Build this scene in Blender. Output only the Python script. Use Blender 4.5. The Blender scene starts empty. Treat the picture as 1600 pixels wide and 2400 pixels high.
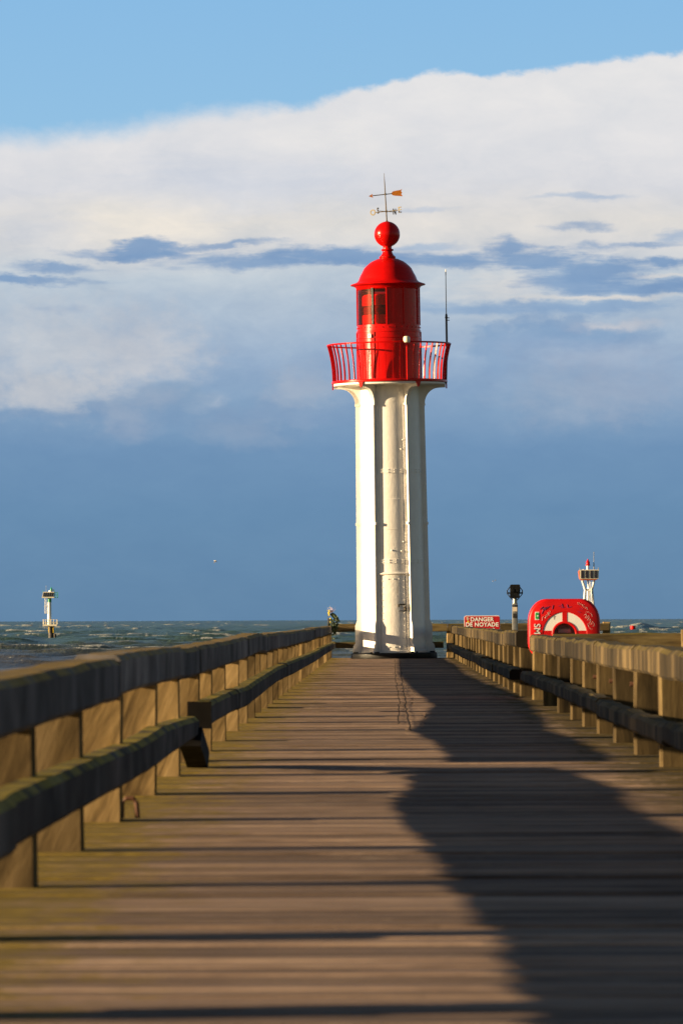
import bpy, math, random
import numpy as np
from mathutils import Matrix, Vector

random.seed(7)
rng = np.random.default_rng(11)
R = math.radians
scene = bpy.context.scene
COL = scene.collection

# ------------------------------------------------------------------ camera
F = 13000.0                      # focal length in pixels of a 1600 px wide frame
CAMZ = 1.01                      # eye height above the deck
ROLL = R(0.22)
YAW = 92.0 / F
PITCH = math.atan(252.95 / F)
cam_d = bpy.data.cameras.new('camera')
cam = bpy.data.objects.new('camera', cam_d)
COL.objects.link(cam)
CAM_M = (Matrix.Translation((0, 0, CAMZ)) @ Matrix.Rotation(YAW, 4, 'Z')
         @ Matrix.Rotation(R(90) + PITCH, 4, 'X') @ Matrix.Rotation(-ROLL, 4, 'Z'))
cam.matrix_world = CAM_M
cam_d.sensor_fit = 'HORIZONTAL'
cam_d.sensor_width = 24.0
cam_d.lens = F / 1600 * 24.0
cam_d.clip_start = 0.5
cam_d.clip_end = 200000
cam_d.dof.use_dof = True
cam_d.dof.focus_distance = 155.0
cam_d.dof.aperture_fstop = 10.0
scene.camera = cam


def at(px, py, Y):
    """world point at distance Y seen at photo pixel (px, py)"""
    ray = CAM_M.to_3x3() @ Vector((px - 800, 1200 - py, -F))
    return Vector((ray.x * Y / ray.y, Y, CAMZ + ray.z * Y / ray.y))


# ------------------------------------------------------------------ light, exposure
EXPO = 1.5
SUN_EL, SUN_AZ = R(8.3), R(-102.0)          # azimuth clockwise from +Y
scene.view_settings.view_transform = 'Standard'
scene.view_settings.look = 'None'
scene.view_settings.exposure = EXPO
scene.view_settings.gamma = 1.0
sun_d = bpy.data.lights.new('sun', 'SUN')
sun_d.energy = 5.0
sun_d.angle = R(0.5)
sun_d.color = (1.0, 0.75, 0.43)
sun = bpy.data.objects.new('sun', sun_d)
COL.objects.link(sun)
to_sun = Vector((math.sin(SUN_AZ) * math.cos(SUN_EL), math.cos(SUN_AZ) * math.cos(SUN_EL), math.sin(SUN_EL)))
sun.rotation_euler = to_sun.to_track_quat('Z', 'Y').to_euler()
sun.location = (-60, 40, 40)


def lin(c):
    return tuple(((v / 255) / 12.92 if v / 255 <= 0.04045 else ((v / 255 + 0.055) / 1.055) ** 2.4) for v in c)


class NT:
    """small node-tree helper"""
    def __init__(s, tree):
        s.t = tree
        tree.nodes.clear()

    def n(s, typ, ins=None, **kw):
        nd = s.t.nodes.new(typ)
        for k, v in kw.items():
            setattr(nd, k, v)
        for k, v in (ins or {}).items():
            s.set(nd.inputs[k], v)
        return nd

    def set(s, sock, v):
        if isinstance(v, bpy.types.NodeSocket):
            s.t.links.new(v, sock)
        else:
            if hasattr(sock.default_value, '__len__') and not hasattr(v, '__len__'):
                v = (v,) * len(sock.default_value)
            if hasattr(sock.default_value, '__len__') and len(sock.default_value) == 4 and len(v) == 3:
                v = tuple(v) + (1.0,)
            sock.default_value = v

    def m(s, op, a, b=0.0, c=0.0, clamp=False):
        nd = s.n('ShaderNodeMath', {0: a, 1: b, 2: c}, operation=op)
        nd.use_clamp = clamp
        return nd.outputs[0]

    def vm(s, op, a, b=(0, 0, 0), c=(0, 0, 0)):
        nd = s.n('ShaderNodeVectorMath', {0: a, 1: b}, operation=op)
        if op == 'MULTIPLY_ADD':
            s.set(nd.inputs[2], c)
        return nd.outputs[1] if op in ('LENGTH', 'DOT_PRODUCT') else nd.outputs[0]

    def ramp01(s, v, a, b, lo=0.0, hi=1.0, interp='SMOOTHSTEP'):
        nd = s.n('ShaderNodeMapRange', {0: v, 1: a, 2: b, 3: lo, 4: hi}, interpolation_type=interp)
        return nd.outputs[0]

    def mix(s, f, a, b, blend='MIX'):
        nd = s.n('ShaderNodeMix', None, data_type='RGBA', blend_type=blend)
        s.set(nd.inputs[0], f)
        s.set(nd.inputs[6], a)
        s.set(nd.inputs[7], b)
        return nd.outputs[2]

    def noise(s, vec, scale, detail=4.0, rough=0.55, dist=0.0, color=False):
        nd = s.n('ShaderNodeTexNoise', {'Vector': vec, 'Scale': scale, 'Detail': detail,
                                        'Roughness': rough, 'Distortion': dist})
        return nd.outputs[1] if color else nd.outputs[0]

    def cramp(s, v, stops):
        nd = s.n('ShaderNodeValToRGB', {0: v})
        el = nd.color_ramp.elements
        while len(el) < len(stops):
            el.new(0.5)
        for e, (p, c) in zip(el, stops):
            e.position = p
            e.color = tuple(c) + (1.0,)
        return nd.outputs[0]


# ------------------------------------------------------------------ sky
world = bpy.data.worlds.new('World')
scene.world = world
world.use_nodes = True
w = NT(world.node_tree)
sky = w.n('ShaderNodeTexSky', sky_type='NISHITA')
sky.sun_disc = False
sky.sun_elevation = SUN_EL
sky.sun_rotation = SUN_AZ
sky.altitude = 10
sky.air_density = 0.75
sky.dust_density = 0.3
sky.ozone_density = 2.0
SKY_STRENGTH = 0.05
dirv = w.n('ShaderNodeTexCoord').outputs['Generated']
sep = w.n('ShaderNodeSeparateXYZ', {0: dirv})
azim = w.m('ARCTAN2', sep.outputs[0], sep.outputs[1])
elev = w.m('ARCSINE', sep.outputs[2])
# sky angles in units of 1/130 rad: X grows to the right, Yd downward from 0 (14.52 = horizon)
AX = w.m('MULTIPLY_ADD', azim, 130.0, 8.93)
AY = w.m('MULTIPLY_ADD', elev, -130.0, 14.52)
P0 = w.n('ShaderNodeCombineXYZ', {0: AX, 1: AY, 2: 0.0}).outputs[0]
nz1 = w.noise(w.vm('MULTIPLY', P0, (0.35, 1.0, 1.0)), 0.9, 5.0, 0.55, color=True)
nz2 = w.noise(w.vm('MULTIPLY', P0, (0.55, 1.0, 1.0)), 3.0, 6.0, 0.6, color=True)
wrp = w.vm('MULTIPLY_ADD', w.vm('SUBTRACT', nz1, (0.5, 0.5, 0.5)), (2.2, 0.7, 0.0), P0)
PW = w.vm('MULTIPLY_ADD', w.vm('SUBTRACT', nz2, (0.5, 0.5, 0.5)), (0.8, 0.32, 0.0), wrp)
sepw = w.n('ShaderNodeSeparateXYZ', {0: PW})
# body of the cloud bank by height
stops = [(0.9, (226, 226, 228)), (3.5, (223, 223, 226)), (4.4, (216, 217, 222)), (5.2, (221, 218, 214)), (5.8, (212, 213, 215)),
         (6.5, (188, 201, 213)), (7.5, (168, 186, 206)), (8.5, (151, 175, 202)), (9.5, (129, 159, 191)),
         (10.5, (112, 147, 183)), (12.0, (104, 141, 176)), (14.5, (99, 134, 167))]
body = w.cramp(w.m('MULTIPLY', sepw.outputs[1], 1 / 14.5, clamp=True), [(y / 14.5, lin(c)) for y, c in stops])
DK = (127, 158, 195)
BLOBS = [  # x, y, half-width, half-height (hundreds of sky units), colour, opacity, softness
    (340, 515, 200, 62, (240, 232, 220), .75, .9), (548, 432, 280, 62, (201, 208, 221), .6, .9), (82, 533, 110, 45, (202, 207, 217), .6, .9),
    (800, 330, 160, 60, (232, 230, 228), .5, .9), (1250, 200, 500, 70, (230, 229, 229), .5, .9), (1180, 500, 260, 60, (220, 218, 217), .6, .9),
    (345, 576, 84, 21, DK, .95, .35), (330, 590, 170, 9, DK, .8, .6), (537, 572, 120, 8, DK, .8, .6),
    (132, 621, 110, 11, DK, .85, .5), (40, 651, 180, 13, DK, .95, .4), (630, 612, 220, 16, DK, .9, .5), (823, 601, 190, 20, DK, .95, .4),
    (1014, 612, 160, 18, DK, .9, .5), (960, 577, 100, 10, (150, 176, 206), .7, .6), (1095, 623, 80, 12, DK, .8, .5),
    (150, 716, 60, 9, (150, 172, 200), .6, .8), (440, 700, 160, 40, (168, 186, 206), .5, .9),
    (1190, 668, 130, 32, (217, 216, 215), .85, .7), (600, 660, 260, 24, (197, 207, 216), .5, .9),
    (1205, 583, 56, 26, DK, .9, .4), (1290, 612, 110, 22, DK, .9, .4), (1415, 634, 140, 26, DK, .95, .4), (1343, 662, 110, 24, DK, .9, .5),
    (1508, 672, 170, 18, DK, .95, .5), (1590, 616, 46, 16, DK, .95, .4), (1590, 553, 60, 14, (150, 175, 205), .7, .6), (1508, 574, 120, 7, DK, .7, .6),
    (1398, 577, 44, 10, DK, .6, .7), (1354, 533, 60, 7, DK, .65, .8), (1387, 463, 100, 7, (165, 185, 210), .7, .8), (1014, 492, 70, 6, (180, 193, 212), .6, .8),
    (1124, 716, 200, 13, (138, 167, 200), .8, .6), (1398, 714, 220, 14, (138, 167, 200), .85, .6),
    (1426, 694, 170, 6, (220, 216, 211), .8, .7), (1575, 644, 70, 5, (218, 216, 214), .8, .7),
    (1246, 796, 90, 54, (131, 161, 195), .75, .5), (1327, 778, 120, 42, (131, 161, 195), .75, .4), (1440, 790, 110, 32, (133, 162, 195), .75, .4), (1188, 850, 56, 54, (131, 161, 195), .6, .6),
    (1409, 755, 100, 12, (204, 203, 207), .75, .7), (1225, 738, 130, 11, (186, 197, 209), .6, .7),
    (1409, 830, 160, 36, (160, 176, 199), .65, .8), (1348, 932, 160, 62, (157, 172, 193), .6, .9), (1500, 905, 160, 60, (157, 172, 195), .5, .9),
    (1103, 908, 80, 22, (128, 158, 192), .5, .8),
    (137, 815, 220, 115, (195, 200, 207), .8, .8), (329, 826, 120, 82, (193, 197, 205), .75, .7), (110, 915, 190, 42, (194, 197, 203), .75, .6),
    (60, 964, 190, 14, (119, 151, 186), .7, .6), (225, 954, 38, 28, (122, 153, 187), .75, .35), (384, 926, 80, 32, (134, 161, 190), .75, .35), (290, 955, 44, 26, (138, 164, 191), .7, .35), (330, 950, 60, 30, (130, 158, 189), .55, .6),
    (300, 976, 74, 44, (158, 172, 193), .5, .9), (373, 927, 46, 20, (164, 177, 196), .45, .8), (440, 968, 70, 36, (128, 157, 189), .5, .6),
    (490, 941, 46, 17, (174, 186, 202), .5, .8), (713, 915, 80, 62, (165, 178, 196), .7, .7), (565, 1005, 84, 40, (145, 165, 190), .6, .7), (720, 972, 60, 20, (128, 157, 190), .7, .4),
    (800, 970, 50, 22, (124, 154, 188), .7, .4),
    (1150, 800, 44, 40, (136, 165, 197), .6, .3), (1186, 762, 48, 30, (134, 163, 196), .6, .3), (1246, 748, 54, 24, (132, 162, 196), .6, .3), (1310, 752, 60, 24, (132, 162, 196), .6, .3), (1400, 776, 54, 22, (134, 164, 197), .55, .3),
    (1240, 800, 60, 22, (150, 173, 202), .4, .8), (1370, 800, 60, 18, (152, 174, 203), .4, .8),
    (640, 962, 46, 18, (130, 158, 190), .6, .3), (560, 975, 60, 16, (130, 158, 190), .55, .35), (455, 936, 40, 24, (132, 160, 190), .6, .3),
]
nz4 = w.noise(w.vm('MULTIPLY', P0, (0.30, 1.9, 1.0)), 2.6, 7.0, 0.62)
nz5 = w.noise(w.vm('MULTIPLY', wrp, (0.5, 0.9, 1.0)), 1.1, 8.0, 0.62)
nz4c = w.m('MULTIPLY', w.m('SUBTRACT', nz4, 0.5), 1.7)
nz6c = w.m('MULTIPLY', w.m('SUBTRACT', w.noise(w.vm('MULTIPLY', P0, (.85, 1.0, 1.0)), 2.4, 6.0, .58), 0.5), 1.5)
skycol = body
for (bx, by, sx, sy, c, al, soft) in BLOBS:
    iv = (100 / sx, 100 / sy, 0)
    d = w.vm('LENGTH', w.vm('MULTIPLY_ADD', PW, iv, (-bx / sx, -by / sy, 0)))
    soft = min(.95, soft * 1.35)
    d = w.m('ADD', d, nz4c if by < 740 else nz6c)
    mk = w.ramp01(d, 1 + soft * .75, 1 - soft, 0.0, al)
    skycol = w.mix(mk, skycol, lin(c))
# soft mottling of the cloud body, fading out towards the even grey-blue near the horizon
mot = w.m('MULTIPLY', w.m('SUBTRACT', nz5, 0.5), w.m('MULTIPLY', w.ramp01(AY, 11.5, 8.0, .35, 1.0), w.ramp01(AY, 2.5, 6.5, .45, 1.0)))
skycol = w.mix(1.0, skycol, w.n('ShaderNodeCombineColor', {0: w.m('MULTIPLY_ADD', mot, .62, 1.0), 1: w.m('MULTIPLY_ADD', mot, .46, 1.0), 2: w.m('MULTIPLY_ADD', mot, .26, 1.0)}).outputs[0], 'MULTIPLY')
# upper rim of the bank
crv = w.n('ShaderNodeFloatCurve', {0: 1.0, 1: w.ramp01(AX, -4.0, 20.0, 0, 1, 'LINEAR')})
rim = [(-400, 330), (0, 318), (150, 312), (300, 296), (460, 262), (640, 250), (735, 243), (810, 212), (900, 200), (985, 178), (1080, 168), (1150, 176), (1290, 164), (1420, 146), (1600, 128), (2000, 110)]
cm = crv.mapping.curves[0]
while len(cm.points) < len(rim):
    cm.points.new(0.5, 0.5)
for p_, (x, y) in zip(cm.points, rim):
    p_.location = ((x / 100 + 4) / 24, y / 500)
crv.mapping.update()
rimy = w.m('MULTIPLY', crv.outputs[0], 5.0)
rimsoft = w.ramp01(AX, 3.0, 9.5, 0.45, 0.13)
nz3 = w.noise(w.vm('MULTIPLY', P0, (0.7, 1.0, 1.0)), 2.2, 7.0, 0.6)
ryd = w.m('ADD', w.m('SUBTRACT', AY, rimy), w.m('MULTIPLY', w.m('SUBTRACT', nz3, 0.5), 0.5))
inb = w.ramp01(w.m('DIVIDE', ryd, rimsoft), -0.7, 1.0)
blue = w.cramp(w.ramp01(AY, -8.0, 3.5, 0, 1, 'LINEAR'), [(0, lin((112, 165, 214))), (.7, lin((138, 187, 227))), (1, lin((147, 193, 227)))])
skycol = w.mix(inb, blue, skycol)
nish = w.n('ShaderNodeBackground', {0: w.mix(1.0, sky.outputs[0], (1.0, .80, .64), 'MULTIPLY'), 1: SKY_STRENGTH})
clb = w.n('ShaderNodeBackground', {0: skycol, 1: 2.0 ** -EXPO})
aabs = w.m('ABSOLUTE', azim)
cover = w.m('MULTIPLY', w.ramp01(aabs, 1.3, 0.5), w.ramp01(elev, 0.30, 0.14))
mixs = w.n('ShaderNodeMixShader', {0: cover, 1: nish.outputs[0], 2: clb.outputs[0]})
wo = w.n('ShaderNodeOutputWorld', {0: mixs.outputs[0]})
world.cycles.sampling_method = 'MANUAL'
world.cycles.sample_map_resolution = 1024


# ------------------------------------------------------------------ mesh helpers
def props(o, label=None, cat=None, group=None, kind=None):
    if label: o['label'] = label
    if cat: o['category'] = cat
    if group: o['group'] = group
    if kind: o['kind'] = kind
    return o


def empty(name, loc=(0, 0, 0), rot=(0, 0, 0), **k):
    o = bpy.data.objects.new(name, None)
    COL.objects.link(o)
    o.location = loc
    o.rotation_euler = rot
    o.empty_display_size = 0.2
    return props(o, **k)


class MB:
    def __init__(s):
        s.v, s.f, s.tone = [], [], []

    def add(s, vs, fs, tone=0.5):
        b = len(s.v)
        s.v += [tuple(p) for p in vs]
        s.f += [tuple(b + i for i in f) for f in fs]
        s.tone += [tone] * len(fs)
        return s

    def box(s, c, d, M=None, tone=.5):
        x, y, z = d[0] / 2, d[1] / 2, d[2] / 2
        vs = [Vector((i, j, k)) for i in (-x, x) for j in (-y, y) for k in (-z, z)]
        if M is not None: vs = [M @ p for p in vs]
        c = Vector(c)
        return s.add([p + c for p in vs], [(0, 1, 3, 2), (4, 6, 7, 5), (0, 4, 5, 1), (2, 3, 7, 6), (0, 2, 6, 4), (1, 5, 7, 3)], tone)

    def sweep(s, rings, closed=True, cap=True, tone=.5):
        n = len(rings[0])
        vs = [p for r in rings for p in r]
        fs = []
        for i in range(len(rings) - 1):
            for j in range(n if closed else n - 1):
                k = (j + 1) % n
                fs.append((i * n + j, i * n + k, (i + 1) * n + k, (i + 1) * n + j))
        if cap:
            fs.append(tuple(range(n - 1, -1, -1)))
            fs.append(tuple((len(rings) - 1) * n + j for j in range(n)))
        return s.add(vs, fs, tone)

    def tube(s, pts, rs, n=8):
        pts = [Vector(p) for p in pts]
        if not hasattr(rs, '__len__'): rs = [rs] * len(pts)
        rings = []
        for i, p in enumerate(pts):
            t = (pts[min(i + 1, len(pts) - 1)] - pts[max(i - 1, 0)]).normalized()
            a = t.orthogonal().normalized() if abs(t.z) < .9 else Vector((1, 0, 0))
            a = (a - t * a.dot(t)).normalized()
            b = t.cross(a)
            rings.append([p + (a * math.cos(2 * math.pi * k / n) + b * math.sin(2 * math.pi * k / n)) * rs[i] for k in range(n)])
        return s.sweep(rings)

    def lathe(s, prof, n=48, c=(0, 0, 0), a0=0.0, a1=2 * math.pi, cap=False):
        full = abs(a1 - a0 - 2 * math.pi) < 1e-6
        k = n if full else n + 1
        rings = [[(c[0] + r * math.sin(a0 + (a1 - a0) * i / n), c[1] - r * math.cos(a0 + (a1 - a0) * i / n), c[2] + z) for i in range(k)] for r, z in prof]
        return s.sweep(rings, closed=full, cap=cap)

    def prism(s, poly, axis_fn, d0, d1):
        """poly (u,v) list, axis_fn(u,v,d)->point"""
        n = len(poly)
        vs = [axis_fn(u, v, d0) for u, v in poly] + [axis_fn(u, v, d1) for u, v in poly]
        fs = [tuple(range(n - 1, -1, -1)), tuple(range(n, 2 * n))]
        fs += [(i, (i + 1) % n, n + (i + 1) % n, n + i) for i in range(n)]
        return s.add(vs, fs)

    def build(s, name, mat, parent=None, smooth=False, world=False, tones=False, auto=None):
        me = bpy.data.meshes.new(name)
        vs = s.v
        if world and parent is not None:
            L = parent.location
            vs = [(p[0] - L[0], p[1] - L[1], p[2] - L[2]) for p in vs]
        me.from_pydata(vs, [], s.f)
        me.materials.append(mat)
        if tones:
            at_ = me.attributes.new('tone', 'FLOAT', 'FACE')
            at_.data.foreach_set('value', s.tone)
        if smooth:
            me.polygons.foreach_set('use_smooth', [True] * len(me.polygons))
            if auto:
                me.set_sharp_from_angle(angle=R(auto))
        me.update()
        o = bpy.data.objects.new(name, me)
        COL.objects.link(o)
        if parent is not None:
            o.parent = parent
        return o


def text_mesh(name, txt, size, mat, parent, loc, rot, bold=0.0, depth=0.002, align='CENTER', spacing=1.0):
    cu = bpy.data.curves.new(name, 'FONT')
    cu.body = txt
    cu.size = size
    cu.align_x = align
    cu.align_y = 'CENTER'
    cu.offset = bold
    cu.extrude = depth
    cu.space_character = spacing
    cu.resolution_u = 4
    tmp = bpy.data.objects.new(name + '_tmp', cu)
    COL.objects.link(tmp)
    dg = bpy.context.evaluated_depsgraph_get()
    me = bpy.data.meshes.new_from_object(tmp.evaluated_get(dg))
    bpy.data.objects.remove(tmp)
    bpy.data.curves.remove(cu)
    me.name = name
    me.materials.clear()
    me.materials.append(mat)
    o = bpy.data.objects.new(name, me)
    COL.objects.link(o)
    o.parent = parent
    o.location = loc
    o.rotation_euler = rot
    return o


# ------------------------------------------------------------------ materials
def new_mat(name):
    m = bpy.data.materials.new(name)
    m.use_nodes = True
    return m, NT(m.node_tree)


def finish(t, **ins):
    b = t.n('ShaderNodeBsdfPrincipled')
    for k, v in ins.items():
        t.set(b.inputs[k.replace('_', ' ')], v)
    t.n('ShaderNodeOutputMaterial', {0: b.outputs[0]})
    return b


def paint(name, col, rough=0.35, var=0.12, nscale=6.0, bump=0.0, bscale=20.0, metallic=0.0, spec=0.5, dirt=None, coat=0.0):
    """painted or plain surface with slight unevenness, optional dirt colour in patches"""
    m, t = new_mat(name)
    pos = t.n('ShaderNodeTexCoord').outputs['Object']
    n1 = t.noise(pos, nscale, 6, .6)
    c = t.mix(t.ramp01(n1, .3, .7), tuple(v * (1 - var) for v in col), tuple(min(1, v * (1 + var)) for v in col))
    if dirt:
        n2 = t.noise(t.vm('MULTIPLY', pos, (2.2, 2.2, .3)), nscale * .8, 8, .7)
        c = t.mix(t.ramp01(n2, .56, .74, 0, dirt[1]), c, dirt[0])
    ins = dict(Base_Color=c, Roughness=t.ramp01(n1, .2, .8, rough * .8, min(1, rough * 1.25)), Metallic=metallic, Coat_Weight=coat)
    ins['Specular_IOR_Level'] = spec
    if bump:
        bn = t.n('ShaderNodeBump', {'Height': t.noise(pos, bscale, 4, .6), 'Strength': bump, 'Distance': 0.02})
        ins['Normal'] = bn.outputs[0]
    finish(t, **ins)
    return m


def wood(name, dark, mid, light, stretch, lichen=(.27, .23, .045), lichen_amt=.8, attr=False, edge=False, diag=False):
    m, t = new_mat(name)
    pos = t.n('ShaderNodeNewGeometry').outputs['Position']
    nor = t.n('ShaderNodeSeparateXYZ', {0: t.n('ShaderNodeNewGeometry').outputs['Normal']})
    gpos = pos
    if diag:
        gpos = t.n('ShaderNodeVectorRotate', {'Vector': pos, 'Angle': R(22), 'Axis': (0, 1, 0)}, rotation_type='AXIS_ANGLE', invert=True).outputs[0]
    grain = t.noise(t.vm('MULTIPLY', gpos, stretch), 1.0, 7, .62, .4)
    big = t.noise(t.vm('MULTIPLY', pos, tuple(v * .12 for v in stretch)), 1.0, 4, .6)
    blot = t.noise(pos, 1.3, 5, .6)
    if attr:
        tone = t.n('ShaderNodeAttribute', attribute_name='tone').outputs['Fac']
    else:
        tone = t.n('ShaderNodeObjectInfo').outputs['Random']
    f = t.m('ADD', t.m('MULTIPLY', grain, .55), t.m('MULTIPLY', big, .45))
    c = t.cramp(f, [(.36, dark), (.5, mid), (.65, light)])
    c = t.mix(1.0, c, t.n('ShaderNodeCombineColor', {0: t.ramp01(tone, 0, 1, .58, 1.30), 1: t.ramp01(tone, 0, 1, .58, 1.28), 2: t.ramp01(tone, 0, 1, .60, 1.25)}).outputs[0], 'MULTIPLY')
    lm = t.m('MULTIPLY', t.ramp01(nor.outputs[2], .35, .8), t.ramp01(t.noise(pos, 2.2, 6, .65), .36, .56, 0, lichen_amt))
    if edge:      # moss creeps in from both sides of the deck
        sx = t.n('ShaderNodeSeparateXYZ', {0: pos}).outputs[0]
        e = t.m('ABSOLUTE', t.m('SUBTRACT', sx, .28))
        em = t.ramp01(t.m('ADD', e, t.m('MULTIPLY', t.m('SUBTRACT', t.noise(t.vm('MULTIPLY', pos, (3.4, 2.0, 1)), 1.2, 8, .72), .5), 2.2)), .95, 1.65, 0, .95)
        lm = em
    lc = t.mix(t.noise(pos, 9, 3), tuple(v * .3 for v in lichen), tuple(v * 1.45 for v in lichen))
    if edge:      # lichen colour turns to near-black brown towards the right
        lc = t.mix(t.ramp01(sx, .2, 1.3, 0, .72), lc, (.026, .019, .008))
    c = t.mix(lm, c, lc)
    c = t.mix(t.ramp01(blot, .55, .8, 0, .35), c, tuple(v * .55 for v in dark))
    hgt = grain
    if edge:      # coarse, weathered boards: short ridges, chips and worn spots
        chips = t.noise(t.vm('MULTIPLY', pos, (3.5, 11, 6)), 1.0, 8, .7)
        hgt = t.m('ADD', t.m('MULTIPLY', grain, .6), t.m('MULTIPLY', chips, .7))
        c = t.mix(t.ramp01(chips, .56, .74, 0, .45), c, (.46, .36, .28))
        c = t.mix(t.ramp01(chips, .44, .28, 0, .6), c, (.06, .042, .035))
    bn = t.n('ShaderNodeBump', {'Height': hgt, 'Strength': .75 if edge else .6, 'Distance': 0.016 if edge else 0.012})
    finish(t, Base_Color=c, Roughness=t.ramp01(grain, .3, .7, .95, .78), Normal=bn.outputs[0], Specular_IOR_Level=.15)
    return m


M_deck = wood('deck_timber', (.090, .061, .048), (.235, .163, .124), (.375, .272, .205), (1.6, 16, 16), attr=True, edge=True, lichen=(.22, .155, .03))
M_rail = wood('rail_timber', (.022, .020, .020), (.085, .078, .076), (.20, .18, .175), (4, 1.1, 1.6), lichen=(.30, .19, .03), lichen_amt=.95)
M_lowrail = wood('tarred_rail_timber', (.008, .007, .007), (.030, .027, .025), (.085, .075, .07), (4, 1.3, 1.6), lichen=(.30, .23, .025), lichen_amt=.95)
M_post = wood('post_timber', (.048, .031, .014), (.205, .140, .062), (.39, .275, .135), (9, 14, 1.7), lichen=(.24, .20, .04), lichen_amt=.9, diag=True)
M_rail_algae = wood('algae_stained_rail_timber', (.005, .0042, .003), (.027, .020, .011), (.145, .104, .050), (4, 1.2, .5), lichen=(.10, .075, .02), lichen_amt=.8)
M_post_algae = wood('algae_stained_post_timber', (.012, .0085, .004), (.078, .054, .024), (.19, .136, .060), (8, 8, 1.0), lichen=(.17, .15, .03), lichen_amt=.9)
M_xrail = wood('cross_rail_timber', (.03, .022, .012), (.10, .073, .034), (.22, .165, .07), (1.6, 9, 9), lichen=(.16, .13, .03), lichen_amt=.6)
M_white = paint('white_tower_paint', (.80, .76, .71), .42, .05, 2.5, .30, 13, dirt=((.46, .37, .27), .5))
M_white2 = paint('white_metal', (.78, .76, .72), .45, .05, 4)
M_red = paint('red_gloss_paint', (.50, .003, .002), .24, .08, 5, .06, 14, spec=.2)
M_redm = paint('red_moulded_plastic', (.56, .004, .004), .4, .06, 4, spec=.3)
M_black = paint('black_paint', (.006, .006, .0065), .45, .2, 8, .25, 25, spec=.25)
M_darkm = paint('dark_metal', (.05, .048, .047), .42, .2, 8, metallic=.5)
M_steel = paint('galvanised_steel', (.34, .33, .31), .38, .1, 8, metallic=.7)
M_brass = paint('weathered_brass', (.10, .075, .028), .55, .2, 12, metallic=.2)
M_iron = paint('dark_iron', (.10, .075, .045), .5, .2, 9, metallic=.3)
M_gold = paint('gilded_copper', (.60, .19, .02), .4, .15, 16, metallic=.4, dirt=((.2, .08, .02), .6))
M_rust = paint('rust', (.09, .035, .016), .8, .3, 14)
M_cream = paint('cream_plastic', (.74, .66, .50), .4, .04, 5)
M_letter = paint('white_lettering', (.82, .80, .76), .5, .03, 8)
M_signred = paint('sign_red', (.48, .006, .010), .35, .06, 4)
M_solar = paint('solar_cell', (.02, .018, .03), .2, .2, 3)
M_yellow = paint('yellow_paint', (.75, .50, .03), .4, .06, 5)
M_green = paint('green_paint', (.015, .25, .11), .4, .1, 3)
M_grn2 = paint('green_sticker', (.03, .38, .06), .4, .05, 5)
M_leaf = paint('palm_leaf', (.018, .040, .011), .55, .35, 22)
M_leafy = paint('yellow_blossom', (.62, .52, .05), .6, .2, 30)
M_spray = paint('dried_spray', (.45, .36, .48), .7, .2, 30)
M_orange = paint('orange_paint', (.45, .10, .03), .5, .15, 2)
M_grey = paint('grey_label', (.30, .28, .25), .6, .1, 10)
M_bluepen = paint('blue_marker', (.17, .02, .13), .5, .1, 10)
M_gull = paint('gull_feathers', (.45, .43, .40), .7, .1, 10)
M_gullg = paint('gull_wing_feathers', (.16, .15, .15), .7, .15, 10)
M_beige = paint('notice_paper', (.70, .58, .44), .6, .05, 12)
M_nearblack = paint('near_black_timber', (.006, .005, .0045), .8, .4, 6, spec=.1)
M_pilebk = paint('tarred_pile', (.022, .018, .016), .6, .4, 2)


def glass_mat():
    m, t = new_mat('tinted_lantern_glass')
    g = t.n('ShaderNodeBsdfGlossy', {0: (.9, .55, .45, 1), 1: .10})
    tr = t.n('ShaderNodeBsdfTransparent', {0: (.82, .10, .10, 1)})
    fr = t.n('ShaderNodeFresnel', {0: 1.5})
    mx = t.n('ShaderNodeMixShader', {0: t.m('MULTIPLY', fr.outputs[0], .9), 1: tr.outputs[0], 2: g.outputs[0]})
    t.n('ShaderNodeOutputMaterial', {0: mx.outputs[0]})
    return m


M_glass = glass_mat()
M_lens = paint('red_lens', (.62, .01, .01), .12, .1, 4)
M_lensd = paint('dark_lens', (.13, .004, .02), .1, .1, 4)

# ------------------------------------------------------------------ sea
SEA_Z = -4.0
H = CAMZ - SEA_Z


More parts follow.
